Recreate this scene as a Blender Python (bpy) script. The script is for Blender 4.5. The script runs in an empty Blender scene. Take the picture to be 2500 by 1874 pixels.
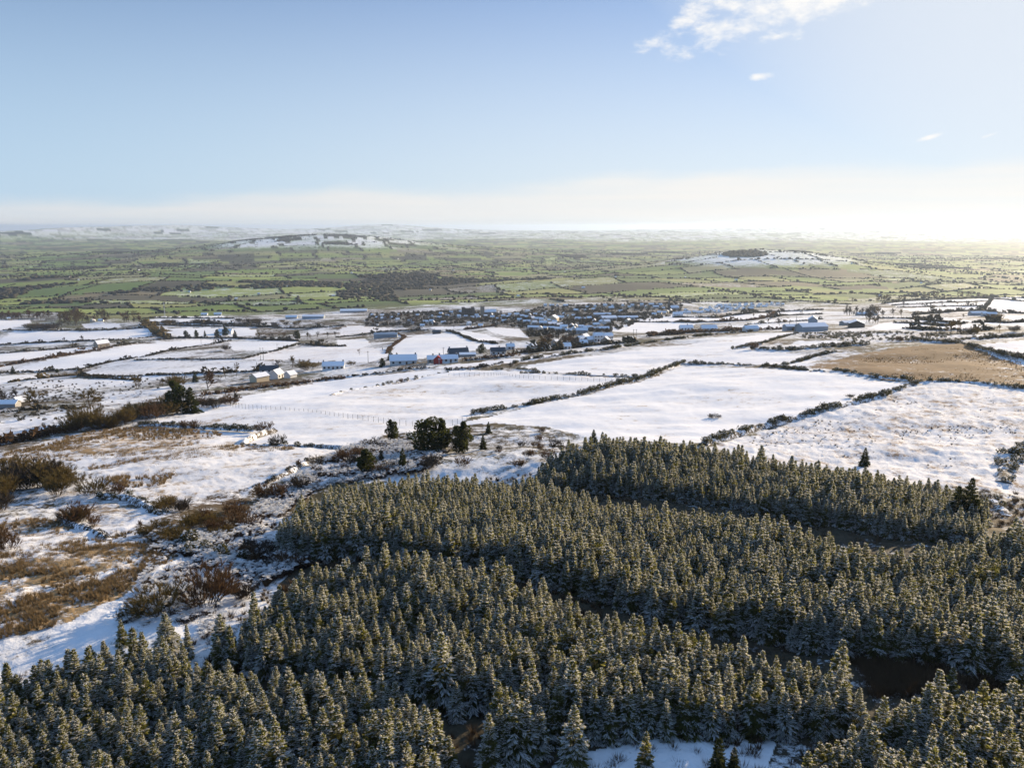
import bpy, bmesh, math, random
import numpy as np
from mathutils import Vector, Matrix, Euler

SKY_STRENGTH, SUN_STRENGTH, EXPOSURE = 0.060, 4.25, 1.08
STRATUS_BACK, STRATUS_FAR, STRATUS_SUN = (4.4, 5.4, 7.0, 1), (6.4, 6.4, 6.4, 1), (7.6, 7.35, 7.0, 1)
FILL_HIGH = (2.5, 4.5, 8.2, 1)  # overhead blue out of view, added to brighten the shade
VEIL_BACK, VEIL_FAR, VEIL_SUN = (2.6, 4.6, 8.0, 1), (4.5, 5.7, 6.9, 1), (6.6, 6.9, 7.2, 1)
CUMULUS_FAR, CUMULUS_SUN = (7.0, 7.1, 7.3, 1), (7.8, 7.7, 7.6, 1)
HAZE = 4.8e-5
random.seed(7)
rng = np.random.default_rng(7)
R = math.radians
scene = bpy.context.scene
col = scene.collection

# ------------------------------------------------------------------ camera
IW, IH, FPX = 2500.0, 1874.0, 1925.0          # photograph size and focal length in its pixels
HORIZON = 552.0
PITCH = math.atan((IH / 2 - HORIZON) / FPX)   # camera looks this far below the horizon
ZC = 200.0
cam_d = bpy.data.cameras.new('camera')
cam = bpy.data.objects.new('camera', cam_d)
col.objects.link(cam)
cam.location = (0, 0, ZC)
cam.rotation_euler = (math.pi / 2 - PITCH, 0, 0)
cam_d.sensor_width = 36.0
cam_d.lens = 36.0 * FPX / IW
cam_d.clip_start = 0.5
cam_d.clip_end = 120000.0
scene.camera = cam

# ------------------------------------------------------------------ light
SUN_AZ, SUN_EL = R(45.0), R(15.5)             # azimuth to the right of the view direction (+Y)
world = bpy.data.worlds.new('World')
scene.world = world
world.use_nodes = True
wn, wl = world.node_tree.nodes, world.node_tree.links
wn.clear()
def wnode(t, **kw):
    n = wn.new(t)
    for k, v in kw.items():
        setattr(n, k, v)
    return n
def wmath(op, a, b=None, c=None, clamp=False):
    n = wnode('ShaderNodeMath', operation=op, use_clamp=clamp)
    for i, v in enumerate((a, b, c)):
        if v is None:
            continue
        if isinstance(v, (int, float)):
            n.inputs[i].default_value = v
        else:
            wl.new(v, n.inputs[i])
    return n.outputs[0]
def wmap(v, a, b, c=0.0, d=1.0):
    n = wnode('ShaderNodeMapRange', interpolation_type='SMOOTHSTEP')
    wl.new(v, n.inputs[0])
    for i, k in enumerate((a, b, c, d)):
        n.inputs[i + 1].default_value = k
    return n.outputs[0]
sky = wnode('ShaderNodeTexSky', sky_type='NISHITA')
sky.sun_disc = False
sky.sun_elevation = SUN_EL
sky.sun_rotation = SUN_AZ
sky.altitude = 250
sky.air_density = 0.9
sky.dust_density = 0.0
sky.ozone_density = 6.0
tc = wnode('ShaderNodeTexCoord')
sep = wnode('ShaderNodeSeparateXYZ'); wl.new(tc.outputs['Generated'], sep.inputs[0])
X, Y, Z = sep.outputs
azim = wmath('ARCTAN2', X, Y)
elev = wmath('ARCSINE', Z)
def wnoise(vec, scale, detail=5.0, rough=0.55):
    n = wnode('ShaderNodeTexNoise')
    n.inputs['Scale'].default_value = scale
    n.inputs['Detail'].default_value = detail
    n.inputs['Roughness'].default_value = rough
    wl.new(vec, n.inputs['Vector'])
    return n.outputs['Fac']
def wvec(a, b, c):
    n = wnode('ShaderNodeCombineXYZ')
    for i, v in enumerate((a, b, c)):
        if isinstance(v, (int, float)):
            n.inputs[i].default_value = v
        else:
            wl.new(v, n.inputs[i])
    return n.outputs[0]
# pale stratus lying along the horizon all round, its top edge drifting up and down
st_n = wnoise(wvec(wmath('MULTIPLY', azim, 2.2), wmath('MULTIPLY', elev, 9.0), 3.1), 1.6, 6.0, 0.5)
st_top = wmath('ADD', wmath('MULTIPLY', st_n, 0.075), wmath('MULTIPLY_ADD', wmath('SINE', azim), 0.030, 0.020))
st_edge = wmap(wmath('SUBTRACT', st_top, elev), -0.004, 0.022)
streak = wnoise(wvec(wmath('MULTIPLY', azim, 1.5), wmath('MULTIPLY', elev, 40.0), 8.0), 2.0, 5.0, 0.55)
st_mask = wmath('MULTIPLY', st_edge, wmap(streak, 0.15, 0.75, 0.45, 0.95))
# small broken cumulus, one loose flock of them
def flock(az, el, ra, re, tilt):
    da = wmath('SUBTRACT', azim, az); de = wmath('SUBTRACT', elev, el)
    u = wmath('MULTIPLY_ADD', da, math.cos(tilt), wmath('MULTIPLY', de, math.sin(tilt)))
    v = wmath('MULTIPLY_ADD', de, math.cos(tilt), wmath('MULTIPLY', da, -math.sin(tilt)))
    u = wmath('DIVIDE', u, ra); v = wmath('DIVIDE', v, re)
    return wmath('SQRT', wmath('ADD', wmath('MULTIPLY', u, u), wmath('MULTIPLY', v, v)))
def px_dir(px, py):
    a = Vector(((px - IW / 2) / FPX, 1.0, (IH / 2 - py) / FPX))
    v = Vector((a.x, math.cos(PITCH) * a.y + math.sin(PITCH) * a.z, -math.sin(PITCH) * a.y + math.cos(PITCH) * a.z)).normalized()
    return math.atan2(v.x, v.y), math.asin(v.z)
cn = wnoise(wvec(wmath('MULTIPLY', azim, 1.0), wmath('MULTIPLY', elev, 2.0), 0.0), 20.0, 9.0, 0.62)
cl = None
for (px, py, rx, ry, t, thr) in ((1890, 30, 230, 62, 0.12, -0.01), (1730, 75, 105, 42, 0.25, 0.02), (1590, 100, 55, 18, 0.3, 0.02), (1670, 55, 40, 25, 0.2, 0.02), (1730, 10, 70, 22, 0.1, 0.02),
                                 (1866, 187, 30, 8, 0.05, 0.0), (2265, 336, 26, 5, 0.25, 0.0), (2415, 330, 20, 3.5, 0.3, 0.0)):
    a, e = px_dir(px, py)
    f = flock(a, e, rx / FPX, ry / FPX, t)
    m = wmap(wmath('SUBTRACT', wmath('ADD', cn, 0.07 + thr), wmath('MULTIPLY', wmath('MULTIPLY', f, f), 0.14)), 0.43, 0.70)
    cl = m if cl is None else wmath('MAXIMUM', cl, m)
def wmix(fac, a, b):
    n = wnode('ShaderNodeMix', data_type='RGBA')
    wl.new(fac, n.inputs[0]) if not isinstance(fac, float) else setattr(n.inputs[0], 'default_value', fac)
    for s, v in ((n.inputs[6], a), (n.inputs[7], b)):
        if isinstance(v, tuple):
            s.default_value = v
        else:
            wl.new(v, s)
    return n.outputs[2]
# sunlit cloud is brighter on the sun's side of the sky
dot = wnode('ShaderNodeVectorMath', operation='DOT_PRODUCT')
wl.new(tc.outputs['Generated'], dot.inputs[0])
SUN_DIR = Vector((math.sin(SUN_AZ) * math.cos(SUN_EL), math.cos(SUN_AZ) * math.cos(SUN_EL), math.sin(SUN_EL)))
dot.inputs[1].default_value = SUN_DIR
near_sun = wmap(dot.outputs['Value'], 0.2, 1.0)
front_sky = wmap(dot.outputs['Value'], -0.9, 0.35)       # haze and cloud are bluer and dimmer away from the sun
st_col = wmix(near_sun, wmix(front_sky, STRATUS_BACK, STRATUS_FAR), STRATUS_SUN)
cu_col = wmix(near_sun, CUMULUS_FAR, CUMULUS_SUN)
# a thin pale veil of high cloud, denser towards the horizon, plus added blue fill overhead
veil = wmath('MAXIMUM', wmap(elev, 0.0, 0.42, 0.85, 0.05), wmap(dot.outputs['Value'], 0.70, 0.985, 0.0, 0.88))
high = wmap(elev, 0.28, 0.95)
veil = wmath('MAXIMUM', veil, wmath('MULTIPLY', high, 0.7))  # unseen overhead part, added as blue fill light for shaded snow
sk = wmix(veil, sky.outputs[0], wmix(high, wmix(near_sun, wmix(front_sky, VEIL_BACK, VEIL_FAR), VEIL_SUN), FILL_HIGH))
sk = wmix(st_mask, sk, st_col)
sk = wmix(cl, sk, cu_col)
bg = wnode('ShaderNodeBackground'); bg.inputs['Strength'].default_value = SKY_STRENGTH
wl.new(sk, bg.inputs['Color'])
wout = wnode('ShaderNodeOutputWorld'); wl.new(bg.outputs[0], wout.inputs[0])

sun_d = bpy.data.lights.new('sun', 'SUN')
sun_d.energy = SUN_STRENGTH
sun_d.angle = R(0.55)
sun_d.color = (1.0, 0.80, 0.54)
sun = bpy.data.objects.new('sun', sun_d)
col.objects.link(sun)
sun.rotation_euler = SUN_DIR.to_track_quat('Z', 'Y').to_euler()

vs = scene.view_settings
vs.view_transform = 'Standard'
vs.look = 'None'
vs.gamma = 1.0
vs.use_curve_mapping = False
vs.exposure = EXPOSURE
scene.cycles.use_denoising = True
scene.cycles.max_bounces = 6
scene.cycles.diffuse_bounces = 4
scene.cycles.transmission_bounces = 3
scene.cycles.volume_bounces = 1
scene.cycles.caustics_reflective = False
scene.cycles.caustics_refractive = False

# ------------------------------------------------------------------ terrain height
def hash2(ix, iy, seed):
    h = (ix.astype(np.int64) * 374761393 + iy.astype(np.int64) * 668265263 + seed * 1442695041) & 0xFFFFFFFF
    h = ((h ^ (h >> 13)) * 1274126177) & 0xFFFFFFFF
    h = (h ^ (h >> 16)) & 0xFFFFFF
    return h / float(0xFFFFFF)
def vnoise(x, y, seed=0):
    x = np.asarray(x, float); y = np.asarray(y, float)
    ix, iy = np.floor(x), np.floor(y)
    fx, fy = x - ix, y - iy
    fx = fx * fx * fx * (fx * (fx * 6 - 15) + 10); fy = fy * fy * fy * (fy * (fy * 6 - 15) + 10)
    a = hash2(ix, iy, seed); b = hash2(ix + 1, iy, seed); c = hash2(ix, iy + 1, seed); d = hash2(ix + 1, iy + 1, seed)
    return (a * (1 - fx) + b * fx) * (1 - fy) + (c * (1 - fx) + d * fx) * fy - 0.5
def fbm(x, y, seed=0, octv=4, gain=0.5):
    s, a = 0.0, 1.0
    for k in range(octv):
        s = s + a * vnoise(x * 2 ** k, y * 2 ** k, seed + k * 17); a *= gain
    return s
def sst(a, b, v):
    t = np.clip((v - a) / (b - a), 0, 1)
    return t * t * (3 - 2 * t)

# (distance ahead, drop below the camera)
PROF = [(1, -39), (35, -40), (60, -41.5), (100, -43.5), (150, -48), (200, -53), (300, -60.5), (450, -75), (700, -98), (920, -119),
        (1375, -146), (1650, -160), (2100, -182), (2600, -194), (4000, -203), (6500, -206), (9000, -200), (12000, -186),
        (16000, -165), (21000, -150), (27000, -140), (60000, -330)]
_lr = np.linspace(0, math.log(60000), 1500)
_pz = np.interp(_lr, [math.log(a) for a, b in PROF], [b for a, b in PROF])
_k = np.exp(-0.5 * (np.arange(-30, 31) / 12.0) ** 2); _k /= _k.sum()
_pz = np.convolve(np.pad(_pz, 30, mode='edge'), _k, mode='valid')
_tr = [math.log(v) for v in (1, 110, 200, 450, 800, 1500, 2600, 5000)]
_tv = [0.0, 0.0, 0.035, 0.075, 0.055, 0.022, 0.0, 0.0]
# hills: photo column, row of the top, distance, half width across (m), half depth, rise
HILLS = [(830, 582, 6300, 460, 700, 96), (655, 594, 6600, 430, 600, 62), (980, 610, 6600, 600, 700, 40), (500, 640, 5200, 700, 500, 26),
         (1810, 634, 3400, 260, 330, 54), (1940, 636, 3700, 240, 360, 52), (1620, 660, 3500, 330, 400, 20), (2060, 660, 3700, 420, 420, 18), (1500, 690, 2650, 260, 260, 22),
         (930, 557, 19500, 950, 2500, 135), (1060, 562, 20000, 1500, 2500, 70),
         (330, 563, 15500, 900, 2300, 92), (480, 566, 16000, 1100, 2300, 70), (170, 572, 12500, 600, 1500, 58), (620, 572, 16500, 1500, 2200, 62), (10, 582, 11000, 800, 1500, 40),
         (1850, 560, 21000, 3200, 2600, 74), (2100, 558, 23000, 3000, 2600, 74), (2420, 556, 22500, 2600, 2600, 80), (1600, 566, 15000, 2200, 2000, 34),
         (700, 668, 3700, 420, 260, 20), (950, 690, 3100, 300, 240, 18), (300, 700, 2800, 360, 220, 20), (560, 715, 2500, 260, 150, 16), (2250, 700, 2450, 300, 170, 18)]
_hx = [((h[0] - IW / 2) / FPX * h[2], h[2], h[3], h[4], h[5]) for h in HILLS]
def ground(x, y):
    x = np.asarray(x, float); y = np.asarray(y, float)
    r = np.hypot(0.5 * x, y) + 1.0
    lr = np.log(r)
    z = np.interp(lr, _lr, _pz)
    front = sst(-200, 60, y)
    z = z + np.interp(lr, _tr, _tv) * 900 * np.tanh(x / 900.0) * front
    for (hx, hy, sx, sy, hh) in _hx:
        z = z + hh * np.exp(-0.5 * (((x - hx) / sx) ** 2 + ((y - hy) / sy) ** 2))
    w_far = sst(1700, 4500, r)
    z = z + w_far * (20 * fbm(x / 1500, y / 1500, 3, 4) + 14 * sst(7000, 12000, r) * fbm(x / 2600, y / 2600, 9, 4))
    w_mid = sst(300, 900, r) * (1 - 0.5 * w_far)
    z = z + w_mid * 9 * fbm(x / 260, y / 260, 21, 3)
    z = z + sst(120, 320, r) * (1 - w_far) * 2.2 * fbm(x / 90, y / 90, 33, 3)
    # the mound of rough ground behind the plantation and the hollow on its near side
    z = z + 3.6 * np.exp(-0.5 * (((x - 5) / 17.0) ** 2 + ((y - 158) / 11.0) ** 2))
    z = z - 2.2 * np.exp(-0.5 * (((x + 22) / 20.0) ** 2 + ((y - 140) / 9.0) ** 2))
    # foreground roughness
    w_near = 1 - sst(150, 260, r)
    z = z + w_near * (1.6 * fbm(x / 40, y / 40, 5, 3))
    return z + ZC

_gx0, _gy0, _gs = -2300.0, 16.0, 2.5
_gxs = np.arange(_gx0, 2300.0, _gs); _gys = np.arange(_gy0, 3000.0, _gs)
_gg = np.concatenate([ground(*np.meshgrid(_gxs, yy)) for yy in np.array_split(_gys, 8)])
def gfast(x, y):
    x = np.asarray(x, float); y = np.asarray(y, float)
    u = np.clip((x - _gx0) / _gs, 0, len(_gxs) - 1.001); v = np.clip((y - _gy0) / _gs, 0, len(_gys) - 1.001)
    i = u.astype(int); j = v.astype(int); fu = u - i; fv = v - j
    return (_gg[j, i] * (1 - fu) + _gg[j, i + 1] * fu) * (1 - fv) + (_gg[j + 1, i] * (1 - fu) + _gg[j + 1, i + 1] * fu) * fv
def gany(x, y):
    if np.all((np.abs(x) < 2290) & (np.asarray(y) < 2990) & (np.asarray(y) > 17)):
        return gfast(x, y)
    return ground(x, y)
CP, SP = math.cos(PITCH), math.sin(PITCH)
def px_ray(px, py):
    a = (np.asarray(px, float) - IW / 2) / FPX; b = (IH / 2 - np.asarray(py, float)) / FPX
    return a, CP + SP * b, -SP + CP * b
_ts = np.concatenate([np.geomspace(20, 2200, 890), np.geomspace(2200, 40000, 500)[1:]])
def at(px, py, lift=0.0):
    """the place on the ground (raised by lift) that the photograph shows at a pixel"""
    px = np.atleast_1d(np.asarray(px, float)); py = np.atleast_1d(np.asarray(py, float))
    dx, dy, dz = px_ray(px, py)
    out = np.zeros((len(px), 2))
    P = _ts[None, :]
    gx, gy, gz = dx[:, None] * P, dy[:, None] * P, ZC + dz[:, None] * P
    below = np.zeros(gz.shape, bool)
    nn = 890
    below[:, :nn] = gz[:, :nn] < gfast(gx[:, :nn], gy[:, :nn]) + lift
    miss = ~below.any(axis=1)
    if miss.any():
        below[miss, nn:] = gz[miss, nn:] < ground(gx[miss, nn:], gy[miss, nn:]) + lift
    k = np.argmax(below, axis=1); k[~below.any(axis=1)] = len(_ts) - 1
    lo, hi = _ts[np.maximum(k - 1, 0)], _ts[k]
    for _ in range(24):
        m = 0.5 * (lo + hi)
        b = (ZC + dz * m) < gany(dx * m, dy * m) + lift
        hi = np.where(b, m, hi); lo = np.where(b, lo, m)
    out[:, 0], out[:, 1] = dx * hi, dy * hi
    return out
def pix(x, y, z):
    """world to photo pixel"""
    x = np.asarray(x, float); zz = np.asarray(z, float) - ZC
    f = CP * y - SP * zz; u = SP * y + CP * zz
    return IW / 2 + FPX * x / f, IH / 2 - FPX * u / f
def zc(reg, pts):
    ox, oy, s = reg
    return [(ox + a / s, oy + b / s) for a, b in pts]
K2 = 2212 / 840.0
R1, R2, R3 = (0, 540, K2), (830, 540, K2), (1660, 540, K2)
R4, R5, R6 = (0, 860, K2), (830, 860, K2), (1660, 860, K2)
R7, R8, R9 = (0, 1100, K2), (830, 1100, K2), (1660, 1100, K2)
R10, R11, R12 = (0, 1454, K2), (830, 1454, K2), (1660, 1454, K2)
OV = (0, 0, 2212 / 2500.0)
V1, V2, V3 = (830, 730, 2212 / 420.0), (1240, 730, 2212 / 420.0), (1650, 700, 2212 / 420.0)
V4, V5, V6 = (2060, 680, 2212 / 440.0), (400, 740, 2212 / 440.0), (0, 740, 2212 / 420.0)
def trace(reg, pts, step=12.0, close=False, lift=0.0):
    """a photo polyline laid on the ground, resampled finely first"""
    p = zc(reg, pts)
    if close:
        p = p + [p[0]]
    q = []
    for (a, b), (c, d) in zip(p[:-1], p[1:]):
        n = max(1, int(math.hypot(c - a, d - b) / step))
        q += [(a + (c - a) * i / n, b + (d - b) * i / n) for i in range(n)]
    if not close:
        q.append(p[-1])
    q = np.array(q)
    return at(q[:, 0], q[:, 1], lift)
def inside(x, y, poly):
    x = np.asarray(x); y = np.asarray(y)
    res = np.zeros(x.shape, bool)
    mnx, mny = poly.min(0); mxx, mxy = poly.max(0)
    sel = np.nonzero((x >= mnx) & (x <= mxx) & (y >= mny) & (y <= mxy))[0] if x.ndim == 1 else None
    xs, ys = (x[sel], y[sel]) if sel is not None else (x, y)
    c = np.zeros(xs.shape, bool)
    j = len(poly) - 1
    for i in range(len(poly)):
        xi, yi = poly[i]; xj, yj = poly[j]
        if yi != yj:
            c ^= ((yi > ys) != (yj > ys)) & (xs < (xj - xi) * (ys - yi) / (yj - yi) + xi)
        j = i
    if sel is not None:
        res[sel] = c
        return res
    return c

# ------------------------------------------------------------------ ground cover: what grows where and how much snow lies
GREEN_A, GREEN_B, GREEN_C = (0.16, 0.215, 0.045), (0.23, 0.265, 0.068), (0.105, 0.15, 0.038)
BROWN, RUSSET, TAN, MOSS = (0.085, 0.055, 0.03), (0.11, 0.06, 0.028), (0.26, 0.17, 0.075), (0.06, 0.055, 0.025)
# (region, outline, vegetation colour, snow cover, hummock size)
FIELDS = [
 (OV, [(330, 912), (480, 884), (640, 858), (870, 822), (1060, 802), (1130, 802), (1250, 812), (1375, 818), (1200, 858), (1015, 900), (985, 918), (960, 932), (840, 938), (745, 966), (600, 964), (520, 958), (560, 936), (500, 926), (400, 918)], TAN, 0.875, 0.06),
 (OV, [(985, 915), (1200, 868), (1390, 822), (1462, 796), (1600, 796), (1730, 804), (1860, 815), (1965, 832), (1830, 872), (1700, 908), (1530, 956), (1290, 950), (1180, 922), (1080, 915)], TAN, 0.94, 0.05),
 (OV, [(1115, 792), (1250, 772), (1450, 747), (1640, 722), (1720, 716), (1640, 742), (1590, 752), (1690, 764), (1770, 772), (1738, 792), (1480, 786), (1455, 795), (1370, 812), (1240, 808), (1115, 798)], TAN, 0.94, 0.05),
 (OV, [(1740, 794), (1800, 778), (1860, 764), (1960, 748), (2060, 742), (2120, 748), (2212, 772), (2300, 800), (2300, 840), (2212, 832), (2050, 824), (1960, 826), (1860, 808)], (0.15, 0.085, 0.038), 0.33, 0.06),
 (OV, [(1975, 838), (2060, 832), (2300, 846), (2300, 1080), (2150, 1060), (2000, 1050), (1600, 985), (1540, 965), (1700, 914)], (0.20, 0.13, 0.085), 0.74, 0.8),
 (OV, [(2095, 748), (2212, 738), (2290, 735), (2290, 800), (2212, 790), (2150, 768)], TAN, 0.94, 0.05),
 (R1, [(-60, 800), (90, 705), (600, 705), (960, 690), (1000, 738), (900, 752), (560, 765), (100, 782)], TAN, 0.94, 0.05),
 (R1, [(-60, 905), (-60, 860), (250, 832), (560, 812), (640, 800), (520, 842), (300, 874), (60, 900)], TAN, 0.94, 0.05),
 (R1, [(-60, 1000), (300, 890), (700, 825), (850, 792), (1200, 765), (1480, 758), (1470, 772), (1200, 812), (900, 872), (700, 905), (500, 948), (60, 972)], TAN, 0.97, 0.05),
 (R1, [(500, 985), (700, 925), (860, 899), (1300, 896), (1700, 896), (1830, 905), (1740, 935), (1650, 962), (1200, 974), (700, 992)], (0.16, 0.14, 0.13), 0.80, 0.03),
 (R1, [(1570, 888), (1700, 850), (1820, 826), (2000, 808), (2212, 800), (2500, 822), (2560, 840), (2400, 880), (2212, 885), (2050, 915), (1950, 890), (1800, 892)], (0.36, 0.25, 0.15), 0.84, 0.05),
 (R1, [(1480, 775), (1700, 768), (1920, 772), (1790, 828), (1500, 830), (1470, 800)], TAN, 0.94, 0.05),
 (R1, [(1010, 690), (1300, 684), (1650, 692), (1640, 738), (1180, 742), (1050, 735)], TAN, 0.94, 0.05),
 (R1, [(960, 628), (1540, 630), (1530, 642), (980, 645)], TAN, 0.94, 0.05),
 (R1, [(990, 612), (1440, 608), (1440, 618), (990, 622)], TAN, 0.94, 0.05),
 (R1, [(520, 655), (760, 655), (780, 680), (560, 690)], TAN, 0.9, 0.1),
 (R1, [(-60, 640), (200, 628), (195, 655), (60, 690), (-60, 700)], TAN, 0.95, 0.1),
 (R1, [(170, 1030), (500, 1010), (700, 1020), (860, 1045), (640, 1060), (300, 1080), (120, 1060)], TAN, 0.86, 0.2),
 (R1, [(-60, 1000), (300, 985), (350, 1000), (100, 1035), (-60, 1050)], TAN, 0.9, 0.2),
 (R2, [(340, 825), (400, 760), (520, 730), (700, 724), (790, 745), (880, 778), (1000, 792), (1000, 810), (700, 848), (520, 886), (300, 890), (310, 850)], (0.3, 0.24, 0.15), 0.93, 0.06),
 (R2, [(700, 708), (800, 702), (930, 725), (1060, 765), (900, 774), (830, 752), (740, 718)], TAN, 0.96, 0.05),
 (R2, [(930, 690), (1080, 680), (1250, 705), (1420, 735), (1200, 750), (1060, 735), (980, 715)], TAN, 0.92, 0.3),
 (R2, [(0, 690), (60, 668), (440, 690), (300, 705), (120, 720), (0, 735)], TAN, 0.85, 0.6),
 (R2, [(-30, 905), (0, 850), (300, 842), (320, 865), (200, 900), (60, 910)], TAN, 0.95, 0.05),
 (R2, [(-20, 760), (160, 755), (200, 790), (120, 820), (-20, 815)], TAN, 0.92, 0.1),
 (R2, [(600, 945), (750, 918), (1050, 888), (1180, 878), (1400, 850), (1620, 838), (1300, 884), (1120, 914), (900, 930), (700, 945)], TAN, 0.94, 0.05),
 (R2, [(-40, 1018), (300, 988), (580, 955), (900, 958), (1090, 965), (700, 992), (500, 1030), (0, 1106), (-300, 1160), (-700, 1220), (-1000, 1260), (-600, 1120), (-300, 1060)], TAN, 0.97, 0.05),
 (V1, [(300, 360), (380, 190), (1000, 170), (1500, 140), (2212, 170), (2700, 90), (3700, 60), (4400, 60), (4400, 200), (3800, 330), (3500, 420), (3300, 560), (2900, 640), (2500, 560), (2300, 380), (1600, 340), (900, 370)], (0.055, 0.045, 0.028), 0.42, 0.3),
 (R2, [(570, 680), (820, 672), (870, 680), (620, 698)], TAN, 0.98, 0.05),
 (R2, [(1690, 682), (1900, 652), (2190, 650), (2300, 660), (2200, 695), (2000, 710), (1750, 708)], TAN, 0.94, 0.05),
 (R2, [(1870, 640), (2010, 612), (2150, 600), (2300, 615), (2190, 646), (1950, 648)], TAN, 0.94, 0.05),
 (R3, [(320, 612), (600, 586), (900, 578), (920, 596), (640, 606), (590, 622), (420, 640), (0, 642), (0, 622), (240, 624)], TAN, 0.94, 0.05),
 (R3, [(440, 650), (640, 625), (920, 610), (920, 628), (700, 648), (480, 662)], TAN, 0.94, 0.05),
 (R3, [(300, 668), (700, 662), (820, 668), (680, 690), (420, 700)], TAN, 0.95, 0.05),
 (R3, [(1300, 524), (1600, 506), (2000, 498), (1990, 512), (1700, 522), (1350, 534)], TAN, 0.94, 0.05),
 (R3, [(1360, 545), (1700, 528), (1985, 518), (1960, 540), (1700, 544), (1420, 552)], TAN, 0.94, 0.05),
 (R3, [(1420, 562), (1700, 552), (1940, 548), (1900, 568), (1700, 575), (1480, 580)], TAN, 0.94, 0.05),
 (R3, [(1950, 570), (2020, 488), (2300, 480), (2300, 595), (2150, 590)], TAN, 0.94, 0.05),
 (R3, [(1440, 628), (1700, 618), (1880, 640), (1760, 655), (1500, 640)], TAN, 0.94, 0.05),
 (R3, [(1280, 660), (1420, 640), (1620, 668), (1500, 690), (1300, 700), (1200, 690)], TAN, 0.97, 0.05),
 (R3, [(1640, 680), (1830, 660), (1960, 668), (1940, 690), (1720, 698)], TAN, 0.94, 0.05),
 (R3, [(1930, 655), (2300, 640), (2300, 672), (2050, 668)], TAN, 0.94, 0.05),
 (R3, [(2050, 612), (2300, 600), (2300, 632), (2150, 640)], TAN, 0.94, 0.05),
 (R3, [(640, 808), (760, 772), (1040, 768), (1100, 778), (900, 805), (700, 825)], TAN, 0.95, 0.3),
 (R3, [(780, 720), (1100, 706), (1500, 715), (2000, 725), (2212, 715), (2212, 752), (1700, 775), (1400, 768), (1200, 785), (1050, 762), (800, 755)], BROWN, 0.66, 0.9),
 (R4, [(60, 640), (400, 540), (800, 475), (1000, 480), (1640, 510), (1540, 590), (2212, 625), (2050, 660), (1900, 720), (1640, 860), (1500, 900), (1000, 960), (830, 880), (700, 830), (560, 750), (350, 700), (0, 720)], (0.24, 0.165, 0.085), 0.74, 0.35),
 (R4, [(360, 570), (600, 500), (900, 480), (1250, 500), (1400, 520), (1180, 620), (820, 660), (520, 660), (380, 630), (300, 600)], (0.26, 0.17, 0.08), 0.55, 0.5),
 (R4, [(-100, 470), (300, 420), (500, 380), (480, 460), (300, 500), (0, 550), (-100, 560)], BROWN, 0.82, 0.3),
 (R4, [(620, 330), (700, 260), (1080, 235), (1040, 280), (900, 330), (700, 340)], BROWN, 0.8, 0.4),
 (R7, [(350, 300), (450, 265), (640, 285), (760, 290), (830, 350), (1100, 440), (900, 480), (800, 560), (700, 580), (620, 480), (500, 400), (340, 390)], (0.2, 0.14, 0.08), 0.74, 0.5),
 (R7, [(-100, 430), (150, 430), (350, 470), (520, 520), (640, 590), (500, 640), (100, 670), (-100, 660)], (0.2, 0.14, 0.08), 0.66, 0.5),
 (R7, [(-200, 680), (300, 660), (650, 610), (900, 600), (1150, 640), (1100, 720), (900, 800), (800, 900), (620, 1010), (420, 1106), (-200, 1250)], (0.26, 0.175, 0.085), 0.50, 0.75),
 (R8, [(-1500, 1000), (-900, 640), (-700, 560), (-500, 330), (-250, 150), (0, 0), (250, -40), (600, -60), (700, 0), (560, 130), (200, 190), (-60, 230), (-300, 350), (-500, 560), (-700, 780), (-1100, 1000)], (0.11, 0.075, 0.05), 0.72, 0.8),
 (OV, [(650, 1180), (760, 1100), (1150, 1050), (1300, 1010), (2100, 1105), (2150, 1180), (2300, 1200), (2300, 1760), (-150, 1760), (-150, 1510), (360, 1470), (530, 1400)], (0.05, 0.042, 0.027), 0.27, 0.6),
 (R12, [(-1050, 1250), (-820, 1130), (-640, 1040), (-420, 985), (-200, 930), (0, 885), (200, 872), (530, 850), (620, 930), (560, 1050), (500, 1250)], MOSS, 0.9, 0.6),
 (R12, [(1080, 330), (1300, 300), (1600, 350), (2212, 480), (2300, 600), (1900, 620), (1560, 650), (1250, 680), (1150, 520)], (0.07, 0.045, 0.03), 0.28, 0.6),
]
_fw = [(trace(r, p, close=True), c, s, h) for (r, p, c, s, h) in FIELDS]

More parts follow.
